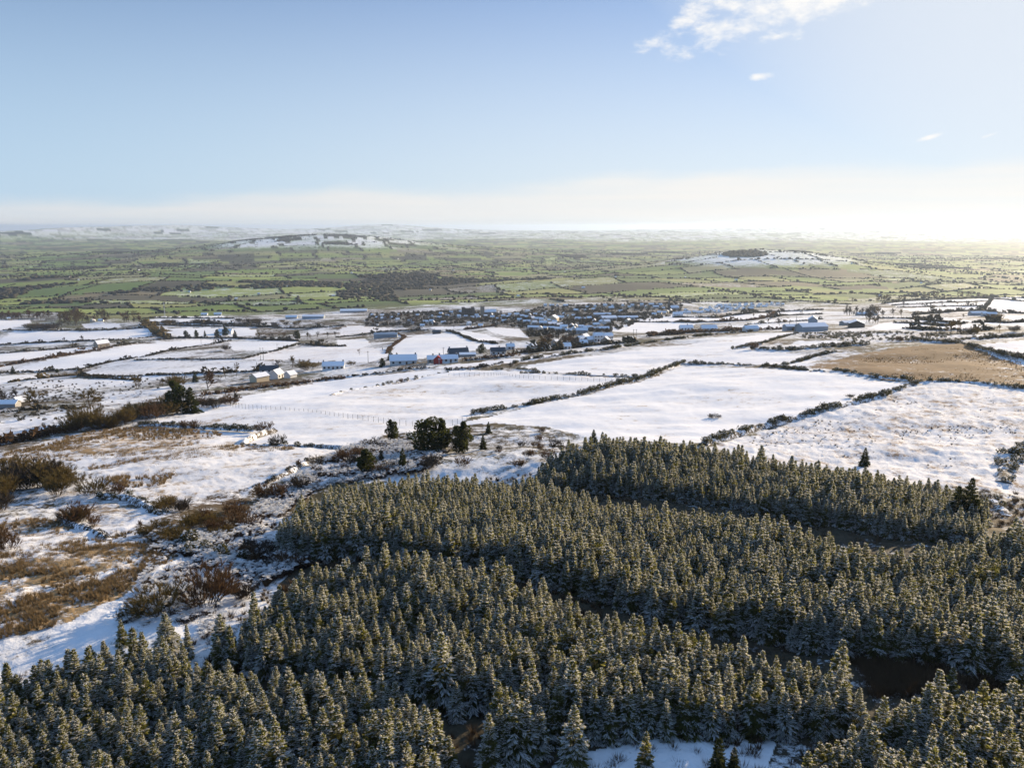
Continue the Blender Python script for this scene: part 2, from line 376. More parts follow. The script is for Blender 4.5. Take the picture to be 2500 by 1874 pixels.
# the valley's patchwork of small fields, laid out on a warped grid
GA = R(17)
def warp(x, y):
    return 210 * fbm(x / 700, y / 700, 51, 2), 210 * fbm(x / 700 + 31, y / 700, 57, 2)
def cells(x, y):
    wx, wy = warp(x, y)
    xr = (x + wx) * math.cos(GA) + (y + wy) * math.sin(GA)
    yr = -(x + wx) * math.sin(GA) + (y + wy) * math.cos(GA)
    big = 1.0 + 0.0 * xr
    RH = 170.0
    row = np.floor(yr / RH)
    cw = 150 + 160 * hash2(row, row * 0, 71)
    off = 997 * hash2(row, row * 0, 73)
    u = (xr + off) / cw
    cx = np.floor(u)
    ey = np.minimum(yr - row * RH, (row + 1) * RH - yr)
    ex = np.minimum(u - cx, cx + 1 - u) * cw
    return row, cx, ex, ey
def cover(x, y, z):
    """vegetation colour, snow share and hummock size at ground points"""
    n = len(x)
    r = np.hypot(0.5 * x, y)
    C = np.zeros((n, 3)); S = np.zeros(n); Hm = np.zeros(n)
    # rough hill ground
    t = (fbm(x / 30, y / 30, 81, 3) + 0.5).clip(0, 1)[:, None]
    C[:] = np.array(BROWN) * t + np.array(MOSS) * (1 - t)
    S[:] = 0.60 + 0.5 * fbm(x / 45, y / 45, 83, 4)
    Hm[:] = 0.5
    # valley patchwork
    row, cx, ex, ey = cells(x, y)
    h1, h2 = hash2(row, cx, 91), hash2(row, cx, 97)
    h2 = np.clip(h2 + 0.6 * fbm(x / 90, y / 90, 99, 3), 0, 1)
    pal = np.array([GREEN_A, GREEN_B, GREEN_A, GREEN_C, GREEN_B, (0.24, 0.24, 0.08), (0.16, 0.13, 0.07), GREEN_C, (0.22, 0.21, 0.10), (0.08, 0.07, 0.04)])
    fc = pal[(h1 * 9.999).astype(int)] * (0.85 + 0.3 * h2)[:, None]
    alt = z - ZC + 22 * fbm(x / 900, y / 900, 101, 3) + 15 * (h2 - 0.5)
    for (px_, d_, sx_, sy_, up) in ((1860, 3500, 420, 420, 24), (830, 6300, 700, 800, 12), (2100, 4200, 700, 500, 14)):
        alt = alt + up * np.exp(-0.5 * (((x - (px_ - IW / 2) / FPX * d_) / sx_) ** 2 + ((y - d_) / sy_) ** 2))
    fs = sst(-160, -115, alt) * (0.70 + 0.18 * h1)
    fs = np.maximum(fs, np.where((hash2(row, cx, 103) > 0.86), 0.42, 0.0))
    fs = np.where(r > 9000, np.maximum(fs, sst(7500, 12000, r + 2500 * fbm(x / 2500, y / 2500, 105, 3)) * (0.58 + 0.16 * h1)), fs)
    hedge = ((ex < 6 + r / 800) | (ey < 6 + r / 500)) & (r > 4200)
    hedge &= vnoise(x / 130, y / 130, 107) > -0.28
    hk = (0.9 - 0.6 * sst(5500, 12000, r[hedge]))[:, None]
    fc[hedge] = fc[hedge] * (1 - hk) + np.array((0.030, 0.028, 0.016)) * hk; fs[hedge] *= 1 - 0.8 * hk[:, 0]
    wood = (fbm(x / 420, y / 420, 111, 3) > 0.43) & (r > 2500)
    fc[wood] = (0.032, 0.028, 0.016); fs[wood] *= 0.2
    # dark woods on the hill tops
    for (px_, py_, d_, sx, sy) in ((1810, 640, 3380, 85, 130), (1935, 640, 3700, 60, 120), (850, 590, 6300, 170, 260), (640, 594, 6600, 190, 120), (15, 585, 10800, 280, 500)):
        hx_ = (px_ - IW / 2) / FPX * d_
        m = ((x - hx_) / sx) ** 2 + ((y - d_) / sy) ** 2 < 1 + 1.2 * fbm(x / 120, y / 120, 113, 2)
        fc[m] = (0.026, 0.026, 0.018); fs[m] = 0.12
    wv = sst(1300, 1900, r + 500 * fbm(x / 400, y / 400, 121, 3))
    C = C * (1 - wv[:, None]) + fc * wv[:, None]
    S = S * (1 - wv) + fs * wv
    Hm = Hm * (1 - wv)
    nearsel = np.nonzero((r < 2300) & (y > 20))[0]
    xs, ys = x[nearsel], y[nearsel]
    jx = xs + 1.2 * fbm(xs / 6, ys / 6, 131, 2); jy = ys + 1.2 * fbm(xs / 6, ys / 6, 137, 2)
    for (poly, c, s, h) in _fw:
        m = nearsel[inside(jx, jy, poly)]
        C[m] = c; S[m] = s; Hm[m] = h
    return C, S, Hm

def build_ground():
    half = R(39)
    az = np.concatenate([np.linspace(-math.pi, -half, 60, endpoint=False), np.linspace(-half, half, 900, endpoint=False), np.linspace(half, math.pi, 61)])
    # rings about as far apart as a pixel is tall there
    rr = [2.0, 8.0, 16.0, 25.0, 33.0]
    while rr[-1] < 60000:
        d = rr[-1]
        drop = -np.interp(math.log(d), _lr, _pz)
        rr.append(d + max(0.35, min(d * 0.03, 1.25 * d * math.hypot(1, drop / d) / max(drop / d, 0.02) / 788.0)))
    rr = np.array(rr)
    A, Rr = np.meshgrid(az, rr)
    # rings follow straight-ahead distance inside the view so that fields far left and right stay as fine
    x = (Rr * np.sin(A)).ravel(); y = (Rr * np.cos(A)).ravel()
    z = ground(x, y)
    C, S, Hm = cover(x, y, z)
    r = np.hypot(x, y)
    hum = Hm * (1 - sst(350, 900, r))
    z = z + hum * (0.55 * fbm(x / 2.6, y / 2.6, 141, 3) + 0.25 * vnoise(x / 0.9, y / 0.9, 143))
    z = z + (1 - sst(350, 900, r)) * (0.22 * fbm(x / 9, y / 14, 147, 3) + 1.1 * fbm(x / 34, y / 17, 149, 3))
    na, nr = len(az), len(rr)
    co = np.empty((na * nr, 3), np.float32); co[:, 0] = x; co[:, 1] = y; co[:, 2] = z
    i, j = np.meshgrid(np.arange(nr - 1), np.arange(na - 1), indexing='ij')
    a = (i * na + j).ravel()
    quads = np.stack([a, a + 1, a + na + 1, a + na], 1).astype(np.int32)[:, ::-1]
    me = bpy.data.meshes.new('ground')
    me.vertices.add(len(co)); me.vertices.foreach_set('co', co.ravel())
    me.loops.add(quads.size); me.loops.foreach_set('vertex_index', quads.ravel())
    me.polygons.add(len(quads))
    me.polygons.foreach_set('loop_start', np.arange(0, quads.size, 4, dtype=np.int32))
    me.polygons.foreach_set('loop_total', np.full(len(quads), 4, np.int32))
    me.polygons.foreach_set('use_smooth', np.ones(len(quads), bool))
    at_c = me.attributes.new('veg', 'FLOAT_COLOR', 'POINT')
    at_c.data.foreach_set('color', np.concatenate([C, np.ones((len(C), 1))], 1).astype(np.float32).ravel())
    at_s = me.attributes.new('snow', 'FLOAT', 'POINT'); at_s.data.foreach_set('value', S.astype(np.float32))
    at_h = me.attributes.new('rough', 'FLOAT', 'POINT'); at_h.data.foreach_set('value', Hm.astype(np.float32))
    me.update(calc_edges=True)
    me.validate()
    o = bpy.data.objects.new('ground', me)
    col.objects.link(o)
    o['kind'] = 'structure'
    o['label'] = 'snowy hillside falling to a green valley of fields and far white hills'
    return o

# ------------------------------------------------------------------ materials
class NT:
    def __init__(s, name):
        s.m = bpy.data.materials.new(name); s.m.use_nodes = True
        s.t = s.m.node_tree; s.n = s.t.nodes; s.l = s.t.links
        s.n.clear()
        s.out = s.n.new('ShaderNodeOutputMaterial')
    def node(s, t, **kw):
        n = s.n.new(t)
        for k, v in kw.items():
            setattr(n, k, v)
        return n
    def put(s, sock, v):
        if isinstance(v, (int, float, tuple)):
            sock.default_value = v
        else:
            s.l.new(v, sock)
    def math(s, op, a, b=0.0, clamp=False):
        n = s.node('ShaderNodeMath', operation=op, use_clamp=clamp)
        s.put(n.inputs[0], a); s.put(n.inputs[1], b)
        return n.outputs[0]
    def mix(s, f, a, b):
        n = s.node('ShaderNodeMix', data_type='RGBA')
        s.put(n.inputs[0], f)
        for k, v in ((6, a), (7, b)):
            if isinstance(v, tuple) and len(v) == 3:
                v = v + (1.0,)
            s.put(n.inputs[k], v)
        return n.outputs[2]
    def noise(s, scale, detail=4.0, rough=0.55, vec=None):
        n = s.node('ShaderNodeTexNoise')
        n.inputs['Scale'].default_value = scale; n.inputs['Detail'].default_value = detail; n.inputs['Roughness'].default_value = rough
        if vec is not None:
            s.l.new(vec, n.inputs['Vector'])
        return n.outputs['Fac']
    def rng(s, v, a, b, c=0.0, d=1.0):
        n = s.node('ShaderNodeMapRange')
        s.put(n.inputs[0], v)
        for i, k in enumerate((a, b, c, d)):
            s.put(n.inputs[i + 1], k)
        return n.outputs[0]
    def diffuse(s, colr, rough=0.9, normal=None, spec=0.2, trans=None):
        b = s.node('ShaderNodeBsdfPrincipled')
        s.put(b.inputs['Base Color'], colr if not (isinstance(colr, tuple) and len(colr) == 3) else colr + (1.0,))
        s.put(b.inputs['Roughness'], rough)
        b.inputs['Specular IOR Level'].default_value = spec
        if normal is not None:
            s.l.new(normal, b.inputs['Normal'])
        sh = b.outputs[0]
        if trans is not None:
            tcol, f = trans
            t = s.node('ShaderNodeBsdfTranslucent'); s.put(t.inputs[0], tcol if not (isinstance(tcol, tuple) and len(tcol) == 3) else tcol + (1.0,))
            mx = s.node('ShaderNodeMixShader'); mx.inputs[0].default_value = f
            s.l.new(sh, mx.inputs[1]); s.l.new(t.outputs[0], mx.inputs[2]); sh = mx.outputs[0]
        s.l.new(sh, s.out.inputs[0])
        return s.m
SNOW_C = (0.82, 0.825, 0.84)
def ground_material():
    g = NT('ground_cover')
    pos = g.node('ShaderNodeNewGeometry').outputs['Position']
    av = g.node('ShaderNodeAttribute', attribute_name='veg').outputs['Color']
    sn = g.node('ShaderNodeAttribute', attribute_name='snow').outputs['Fac']
    ro = g.node('ShaderNodeAttribute', attribute_name='rough').outputs['Fac']
    n_big = g.noise(0.035, 4, 0.6, pos)
    n_mid = g.noise(0.28, 4, 0.6, pos)
    n_fine = g.noise(1.6, 5, 0.65, pos)
    n_grain = g.noise(7.0, 2, 0.6, pos)
    n = g.math('ADD', g.math('ADD', g.math('MULTIPLY', n_big, 0.32), g.math('MULTIPLY', n_mid, 0.35)), g.math('ADD', g.math('MULTIPLY', n_fine, 0.36), g.math('MULTIPLY', n_grain, 0.12)))
    # 0.575 is the middle of n; the share of snow shifts the threshold
    thr = g.rng(sn, 0.0, 1.0, 0.38, 0.715)
    mask = g.rng(g.math('SUBTRACT', thr, n), -0.035, 0.035)
    veg = g.mix(g.rng(n_fine, 0.3, 0.7), g.mix(1.0, av, av), av)
    var = g.node('ShaderNodeMix', data_type='RGBA', blend_type='MULTIPLY'); var.inputs[0].default_value = 1.0
    g.l.new(av, var.inputs[6])
    vv = g.rng(g.math('ADD', g.math('MULTIPLY', n_fine, 0.5), g.math('MULTIPLY', n_mid, 0.5)), 0.3, 0.7, 0.6, 1.4)
    cmb = g.node('ShaderNodeCombineColor')
    for k in range(3):
        g.l.new(vv, cmb.inputs[k])
    g.l.new(cmb.outputs[0], var.inputs[7])
    # thin snow lets a little of the grass colour through
    thin = g.mix(g.math('MULTIPLY', g.rng(sn, 0.7, 1.0, 0.30, 0.07), g.rng(g.math('ADD', g.math('MULTIPLY', n_big, 0.5), g.math('MULTIPLY', n_mid, 0.5)), 0.3, 0.7, 0.4, 1.6)), SNOW_C, av)
    colr = g.mix(mask, var.outputs[2], thin)
    bmp = g.node('ShaderNodeBump'); bmp.inputs['Strength'].default_value = 0.55; bmp.inputs['Distance'].default_value = 1.0
    drift = g.noise(0.5, 5, 0.6, pos)
    hgt = g.math('ADD', g.math('MULTIPLY', drift, 0.22), g.math('MULTIPLY', g.math('MULTIPLY', g.noise(2.3, 4, 0.6, pos), ro), 0.35))
    hgt = g.math('ADD', hgt, g.math('MULTIPLY', g.noise(5.0, 3, 0.6, pos), 0.02))
    g.l.new(hgt, bmp.inputs['Height'])
    return g.diffuse(colr, 0.85, bmp.outputs[0], 0.15)
ground_ob = build_ground()
ground_ob.data.materials.append(ground_material())

def haze_box():
    bm = bmesh.new()
    bmesh.ops.create_cube(bm, size=1.0)
    me = bpy.data.meshes.new('haze'); bm.to_mesh(me); bm.free()
    o = bpy.data.objects.new('haze', me); col.objects.link(o)
    zlo, zhi = float(ground_ob.data.vertices[0].co.z) * 0, 0
    cz = np.empty(len(ground_ob.data.vertices) * 3, np.float32); ground_ob.data.vertices.foreach_get('co', cz)
    zz = cz[2::3]
    lo, hi = float(zz.min()) - 1.0, max(float(zz.max()), ZC) + 14.0
    o.location = (0, 0, (lo + hi) / 2)
    o.scale = (124000, 124000, hi - lo)
    m = bpy.data.materials.new('haze_air'); m.use_nodes = True
    t = m.node_tree; t.nodes.clear()
    out = t.nodes.new('ShaderNodeOutputMaterial')
    v = t.nodes.new('ShaderNodeVolumePrincipled')
    v.inputs['Color'].default_value = (0.53, 0.64, 0.82, 1)
    v.inputs['Density'].default_value = HAZE
    v.inputs['Anisotropy'].default_value = 0.42
    t.links.new(v.outputs[0], out.inputs['Volume'])
    me.materials.append(m)
    o['kind'] = 'stuff'
    o['label'] = 'pale winter haze thickening over the far valley and hills'
    return o
haze_box()

# ------------------------------------------------------------------ plant and building materials
def veg_mat(name, base, vary=0.35, trans=None, warm=(0.0, 0.0, 0.0)):
    g = NT(name)
    oi = g.node('ShaderNodeObjectInfo').outputs['Random']
    pos = g.node('ShaderNodeNewGeometry').outputs['Position']
    n = g.noise(3.0, 2, 0.5, pos)
    v = g.math('ADD', g.math('MULTIPLY', oi, vary), g.math('MULTIPLY', n, vary))
    lo = tuple(c * (1 - vary) for c in base); hi = tuple(c * (1 + vary) + w for c, w in zip(base, warm))
    c = g.mix(v, lo, hi)
    return g.diffuse(c, 0.85, None, 0.12, trans)
def plain_mat(name, base, rough=0.85, nscale=4.0, vary=0.15, spec=0.2):
    g = NT(name)
    tcn = g.node('ShaderNodeTexCoord').outputs['Object']
    n = g.noise(nscale, 4, 0.6, tcn)
    c = g.mix(n, tuple(b * (1 - vary) for b in base), tuple(min(1, b * (1 + vary)) for b in base))
    return g.diffuse(c, rough, None, spec)
M = {}
M['needle'] = veg_mat('spruce_needles', (0.056, 0.062, 0.023), 0.4, ((0.31, 0.305, 0.085), 0.50), (0.015, 0.012, 0.0))
M['needle_dark'] = veg_mat('pine_needles', (0.026, 0.038, 0.013), 0.35, ((0.10, 0.11, 0.02), 0.25))
M['twig_snow'] = veg_mat('snow_on_branches', (0.80, 0.81, 0.84), 0.03, ((0.90, 0.87, 0.80), 0.64))
M['bark'] = plain_mat('bark', (0.07, 0.05, 0.035))
M['pale_bark'] = plain_mat('pale_bark', (0.13, 0.10, 0.07))
M['twig_olive'] = veg_mat('olive_twigs', (0.125, 0.092, 0.033), 0.35, ((0.16, 0.11, 0.035), 0.25))
M['twig_brown'] = veg_mat('brown_twigs', (0.115, 0.068, 0.036), 0.35, ((0.14, 0.08, 0.035), 0.2))
M['twig_grey'] = veg_mat('grey_twigs', (0.085, 0.065, 0.045), 0.35)
M['gorse'] = veg_mat('gorse_leaves', (0.06, 0.058, 0.026), 0.45, ((0.10, 0.09, 0.03), 0.25))
M['gorse_green'] = veg_mat('yellow_green_gorse', (0.11, 0.11, 0.02), 0.35, ((0.18, 0.16, 0.03), 0.3))
M['hedge'] = veg_mat('hedge_leaves', (0.062, 0.050, 0.027), 0.5)
M['rush'] = veg_mat('rush_stems', (0.22, 0.155, 0.08), 0.4, ((0.27, 0.185, 0.085), 0.3))
M['bracken'] = veg_mat('dead_bracken', (0.085, 0.055, 0.032), 0.4, ((0.09, 0.06, 0.03), 0.2))
M['heather'] = veg_mat('heather_stems', (0.070, 0.045, 0.032), 0.4)
M['far_wood'] = veg_mat('far_wood', (0.038, 0.033, 0.019), 0.5)
M['earth'] = plain_mat('bank_earth', (0.09, 0.065, 0.04), nscale=1.5, vary=0.4)
M['snow'] = plain_mat('lying_snow', SNOW_C, 0.8, 1.0, 0.02)
M['wood'] = plain_mat('weathered_wood', (0.12, 0.10, 0.08))
M['stone'] = plain_mat('fieldstone', (0.22, 0.20, 0.18), nscale=2.0, vary=0.4)
M['white_wall'] = plain_mat('white_render', (0.72, 0.71, 0.68), vary=0.05)
M['cream_wall'] = plain_mat('cream_render', (0.62, 0.52, 0.36), vary=0.06)
M['grey_wall'] = plain_mat('grey_render', (0.34, 0.33, 0.32), vary=0.1)
M['stone_wall'] = plain_mat('rubble_stone', (0.30, 0.25, 0.19), nscale=3.0, vary=0.35)
M['dark_stone'] = plain_mat('dark_stone', (0.085, 0.075, 0.065), nscale=2.0, vary=0.4)
M['red_wall'] = plain_mat('red_paint', (0.42, 0.045, 0.035), vary=0.1)
M['tin'] = plain_mat('grey_tin', (0.30, 0.34, 0.37), 0.45, 6.0, 0.1, 0.5)
M['slate'] = plain_mat('slate', (0.045, 0.052, 0.06), 0.55, 5.0, 0.3, 0.4)
M['glass'] = plain_mat('window_glass', (0.03, 0.035, 0.045), 0.12, 1.0, 0.0, 0.6)
M['paint'] = plain_mat('door_paint', (0.10, 0.06, 0.05), 0.5)
def bank_mat():
    g = NT('snowy_bank')
    pos = g.node('ShaderNodeNewGeometry').outputs['Position']
    n = g.math('ADD', g.math('MULTIPLY', g.noise(0.5, 4, 0.6, pos), 0.5), g.math('MULTIPLY', g.noise(2.5, 4, 0.6, pos), 0.5))
    c = g.mix(g.rng(n, 0.46, 0.54), SNOW_C, (0.075, 0.055, 0.033))
    return g.diffuse(c, 0.9)
M['bank'] = bank_mat()
def snow_roof_mat():
    g = NT('snow_on_slates')
    tcn = g.node('ShaderNodeTexCoord').outputs['Object']
    n = g.math('ADD', g.math('MULTIPLY', g.noise(0.55, 5, 0.6, tcn), 0.7), g.math('MULTIPLY', g.noise(3.0, 3, 0.6, tcn), 0.3))
    c = g.mix(g.rng(n, 0.62, 0.70), SNOW_C, (0.09, 0.095, 0.105))
    return g.diffuse(c, 0.8)
M['snow_roof'] = snow_roof_mat()

# ------------------------------------------------------------------ mesh helpers
class MB:
    def __init__(s):
        s.v = []; s.f = []; s.n = 0
    def tri(s, a, b, c):
        s.v += [a, b, c]; s.f.append((s.n, s.n + 1, s.n + 2)); s.n += 3
    def quad(s, a, b, c, d):
        s.v += [a, b, c, d]; s.f.append((s.n, s.n + 1, s.n + 2, s.n + 3)); s.n += 4
    def tube(s, pts, rad, k=4):
        pts = [Vector(p) for p in pts]
        rings = []
        for i, p in enumerate(pts):
            d = (pts[min(i + 1, len(pts) - 1)] - pts[max(i - 1, 0)])
            if d.length < 1e-6:
                d = Vector((0, 0, 1))
            d.normalize()
            u = d.orthogonal().normalized(); w = d.cross(u)
            ids = []
            for j in range(k):
                a = 2 * math.pi * j / k
                q = p + (u * math.cos(a) + w * math.sin(a)) * rad[i]
                s.v.append(tuple(q)); ids.append(s.n); s.n += 1
            rings.append(ids)
        for a, b in zip(rings[:-1], rings[1:]):
            for j in range(k):
                s.f.append((a[j], a[(j + 1) % k], b[(j + 1) % k], b[j]))
        s.f.append(tuple(reversed(rings[0]))); s.f.append(tuple(rings[-1]))
    def box(s, x0, x1, y0, y1, z0, z1):
        b = s.n
        s.v += [(x0, y0, z0), (x1, y0, z0), (x1, y1, z0), (x0, y1, z0), (x0, y0, z1), (x1, y0, z1), (x1, y1, z1), (x0, y1, z1)]
        s.f += [tuple(b + i for i in q) for q in ((0, 3, 2, 1), (4, 5, 6, 7), (0, 1, 5, 4), (1, 2, 6, 5), (2, 3, 7, 6), (3, 0, 4, 7))]
        s.n += 8
    def poly(s, pts, faces):
        b = s.n
        s.v += [tuple(p) for p in pts]; s.f += [tuple(b + i for i in f) for f in faces]; s.n += len(pts)
    def mesh(s, name, *mats):
        me = bpy.data.meshes.new(name)
        me.from_pydata(s.v, [], s.f); me.update()
        for m in mats:
            me.materials.append(m)
        return me
def joined(name, pieces):
    """several (MB, material) pieces as one mesh"""
    me = bpy.data.meshes.new(name)
    v, f, mi, n = [], [], [], 0
    for k, (mb, mat) in enumerate(pieces):
        v += mb.v; f += [tuple(i + n for i in q) for q in mb.f]; mi += [k] * len(mb.f); n += mb.n
        me.materials.append(mat)
    me.from_pydata(v, [], f); me.polygons.foreach_set('material_index', mi); me.update()
    return me
def link(name, data, parent=None, loc=None, rz=0.0, sc=None):
    o = bpy.data.objects.new(name, data)
    col.objects.link(o)
    if parent is not None:
        o.parent = parent
    if loc is not None:
        o.location = loc
    if rz:
        o.rotation_euler = (0, 0, rz)
    if sc is not None:
        o.scale = (sc, sc, sc) if isinstance(sc, (int, float)) else sc
    return o
def tag(o, label, cat, group=None):
    o['label'] = label; o['category'] = cat
    if group:
        o['group'] = group
    return o
def thing(name, label, cat, loc, rz=0.0, sc=None, group=None):
    o = link(name, None, None, loc, rz, sc)
    o.empty_display_size = 0.5
    return tag(o, label, cat, group)
def G(x, y, sink=0.0):
    return float(gany(np.array([x]), np.array([y]))[0]) - sink
def gz(p):
    return ground(p[:, 0], p[:, 1])

def scatter(name, label, protos, P, rotz, scl, seed=0, tilt=0.0):
    """a mass nobody could count: prototype meshes on points, one object"""
    c = bpy.data.collections.new(name + '_kinds')
    for k, me in enumerate(protos):
        c.objects.link(bpy.data.objects.new('%s_kind_%02d' % (name, k), me))
    n = len(P)
    r = np.random.default_rng(seed)
    me = bpy.data.meshes.new(name)
    me.vertices.add(n); me.vertices.foreach_set('co', np.asarray(P, np.float32).ravel())
    a = me.attributes.new('rot', 'FLOAT_VECTOR', 'POINT')
    rv = np.zeros((n, 3), np.float32); rv[:, 2] = rotz; rv[:, 0] = r.normal(0, tilt, n); rv[:, 1] = r.normal(0, tilt, n)
    a.data.foreach_set('vector', rv.ravel())
    a = me.attributes.new('scl', 'FLOAT_VECTOR', 'POINT')
    sv = np.asarray(scl, np.float32)
    if sv.ndim == 1:
        sv = np.repeat(sv[:, None], 3, 1)
    a.data.foreach_set('vector', np.ascontiguousarray(sv).ravel())
    a = me.attributes.new('idx', 'INT', 'POINT'); a.data.foreach_set('value', r.integers(0, len(protos), n).astype(np.int32))
    me.update()
    o = link(name, me)
    ng = bpy.data.node_groups.new(name + '_nodes', 'GeometryNodeTree')
    ng.interface.new_socket('Geometry', in_out='INPUT', socket_type='NodeSocketGeometry')
    ng.interface.new_socket('Geometry', in_out='OUTPUT', socket_type='NodeSocketGeometry')
    gi = ng.nodes.new('NodeGroupInput'); go = ng.nodes.new('NodeGroupOutput')
    ci = ng.nodes.new('GeometryNodeCollectionInfo'); ci.inputs['Collection'].default_value = c
    ci.inputs['Separate Children'].default_value = True; ci.inputs['Reset Children'].default_value = True
    io = ng.nodes.new('GeometryNodeInstanceOnPoints'); io.inputs['Pick Instance'].default_value = True
    def named(nm, t):
        q = ng.nodes.new('GeometryNodeInputNamedAttribute'); q.data_type = t; q.inputs['Name'].default_value = nm
        return q.outputs['Attribute']
    ng.links.new(gi.outputs[0], io.inputs['Points']); ng.links.new(ci.outputs[0], io.inputs['Instance'])
    ng.links.new(named('idx', 'INT'), io.inputs['Instance Index'])
    ng.links.new(named('rot', 'FLOAT_VECTOR'), io.inputs['Rotation'])
    ng.links.new(named('scl', 'FLOAT_VECTOR'), io.inputs['Scale'])
    ng.links.new(io.outputs[0], go.inputs[0])
    md = o.modifiers.new('scatter', 'NODES'); md.node_group = ng
    o['kind'] = 'stuff'; o['label'] = label
    return o

# ------------------------------------------------------------------ plants
def spruce(seed, H=6.2, snowy=1.0, full=1.0, rmax=1.55):
    """young spruce: trunk, needle fans on whorled drooping branches, and the snow lying on them"""
    q = random.Random(seed)
    tr, cr, sn = MB(), MB(), MB()
    tr.tube([(0, 0, -0.5), (0.02, 0, H * 0.5), (0, 0.02, H * 0.99)], [0.10, 0.06, 0.012], 5)
    z = 0.35
    while z < H - 0.1:
        t = z / H
        rad = rmax * (1 - t) ** 0.92 * (1 + 0.10 * math.sin(seed + z * 5)) + 0.06
        nb = 7 if t < 0.6 else 5
        a0 = q.uniform(0, 6.28)
        for b in range(nb):
            az = a0 + 6.283 * b / nb + q.uniform(-0.3, 0.3)
            L = rad * q.uniform(0.62, 1.22)
            rise = 0.95 * t - 0.16 + q.uniform(-0.08, 0.08)      # upper branches reach up, lower ones droop
            droop = -0.30 * (1 - t)
            ca, sa = math.cos(az), math.sin(az)
            z0 = z + q.uniform(-0.12, 0.12)
            def pt(s, side=0.0, up=0.0):
                return (ca * L * s - sa * side, sa * L * s + ca * side, z0 + L * (rise * s + droop * s * s) + up)
            w = 0.07 + 0.10 * L
            # spine
            cr.quad(pt(0.1, -0.03), pt(0.6, -w * 0.45), pt(1.0, 0, 0.03), pt(0.6, w * 0.45))
            nt = max(3, int(2 + 4.5 * L * full))
            laden = q.random() < min(0.95, snowy * (0.62 if t < 0.62 else 0.72 if t < 0.9 else 0.45))
            inner = q.uniform(0.25, 0.55) if t < 0.6 else 0.0
            for k in range(nt):
                s = 0.22 + 0.72 * (k + q.random() * 0.6) / nt
                for sd in (-1, 1):
                    ln = (0.16 + 0.36 * L * (1 - 0.55 * s)) * q.uniform(0.7, 1.2)
                    fw = ln * 0.75 / max(L, 0.2)
                    dr = -ln * q.uniform(0.15, 0.55) * (1 - 0.7 * t)
                    tip = pt(min(s + fw, 1.12), sd * ln, dr)
                    b1, b2 = pt(s - 0.05), pt(s + 0.10)
                    mid1 = pt(s + fw * 0.35, sd * ln * 0.55 - 0.035 * sd, dr * 0.35)
                    mid2 = pt(s + fw * 0.75, sd * ln * 0.50 + 0.035 * sd, dr * 0.4)
                    cr.quad(b1, mid1, tip, mid2)
                    # needles hanging under the twig give the fan its depth
                    cr.tri(b1, tip, pt(s + fw * 0.6, sd * ln * 0.5, dr * 0.5 - 0.16))
                    if laden and s > inner and q.random() < 0.9:
                        k_ = q.uniform(0.75, 1.05)
                        mp = lambda p, kk: tuple(b1[i] + (p[i] - b1[i]) * kk for i in range(3))
                        e = 0.035
                        i1 = (b1[0], b1[1], b1[2] + e); m1 = mp(mid1, 1.3); m2 = mp(mid2, 1.3); ti = mp(tip, k_)
                        m1 = (m1[0], m1[1], m1[2] + e * 0.6); m2 = (m2[0], m2[1], m2[2] + e * 0.6); ti = (ti[0], ti[1], ti[2] + e)
                        rg = tuple((i1[i] + m1[i] + m2[i] + ti[i]) / 4 for i in range(3)); rg = (rg[0], rg[1], rg[2] + 0.055)
                        sn.poly([i1, m1, ti, m2, rg], [(0, 1, 4), (1, 2, 4), (2, 3, 4), (3, 0, 4)])
            if t < 0.85 and laden:
                sn.quad(pt(0.35, -0.02, 0.05), pt(0.7, -w * 0.5, 0.05), pt(0.98, 0, 0.06), pt(0.7, w * 0.5, 0.05))
        z += (0.29 + 0.08 * q.random()) * (1.0 - 0.35 * t)
    for k in range(5):
        a = q.uniform(0, 6.28)
        cr.tri((0, 0, H - 0.45), (0.05 * math.cos(a), 0.05 * math.sin(a), H - 0.15), (0, 0, H + 0.22))
    return tr, cr, sn
def tuft_cloud(q, cr, centres, n, size, flat=0.5, up=0.3):
    for _ in range(n):
        c, r = centres[q.randrange(len(centres))]
        d = Vector((q.gauss(0, 1), q.gauss(0, 1), q.gauss(0, 1)))
        d.normalize()
        p = Vector(c) + Vector((d.x * r[0], d.y * r[1], d.z * r[2])) * q.uniform(0.75, 1.08)
        out = (d + Vector((0, 0, up)) + Vector((q.uniform(-.5, .5), q.uniform(-.5, .5), q.uniform(-.5, .5)))).normalized()
        s = out.orthogonal().normalized(); s = (s * math.cos(q.random() * 6.28) + out.cross(s) * math.sin(q.random() * 6.28))
        l, w = size * q.uniform(0.6, 1.4), size * flat * q.uniform(0.6, 1.3)
        cr.quad(p - s * w * 0.4, p + out * l * 0.5 - s * w, p + out * l, p + out * l * 0.5 + s * w)
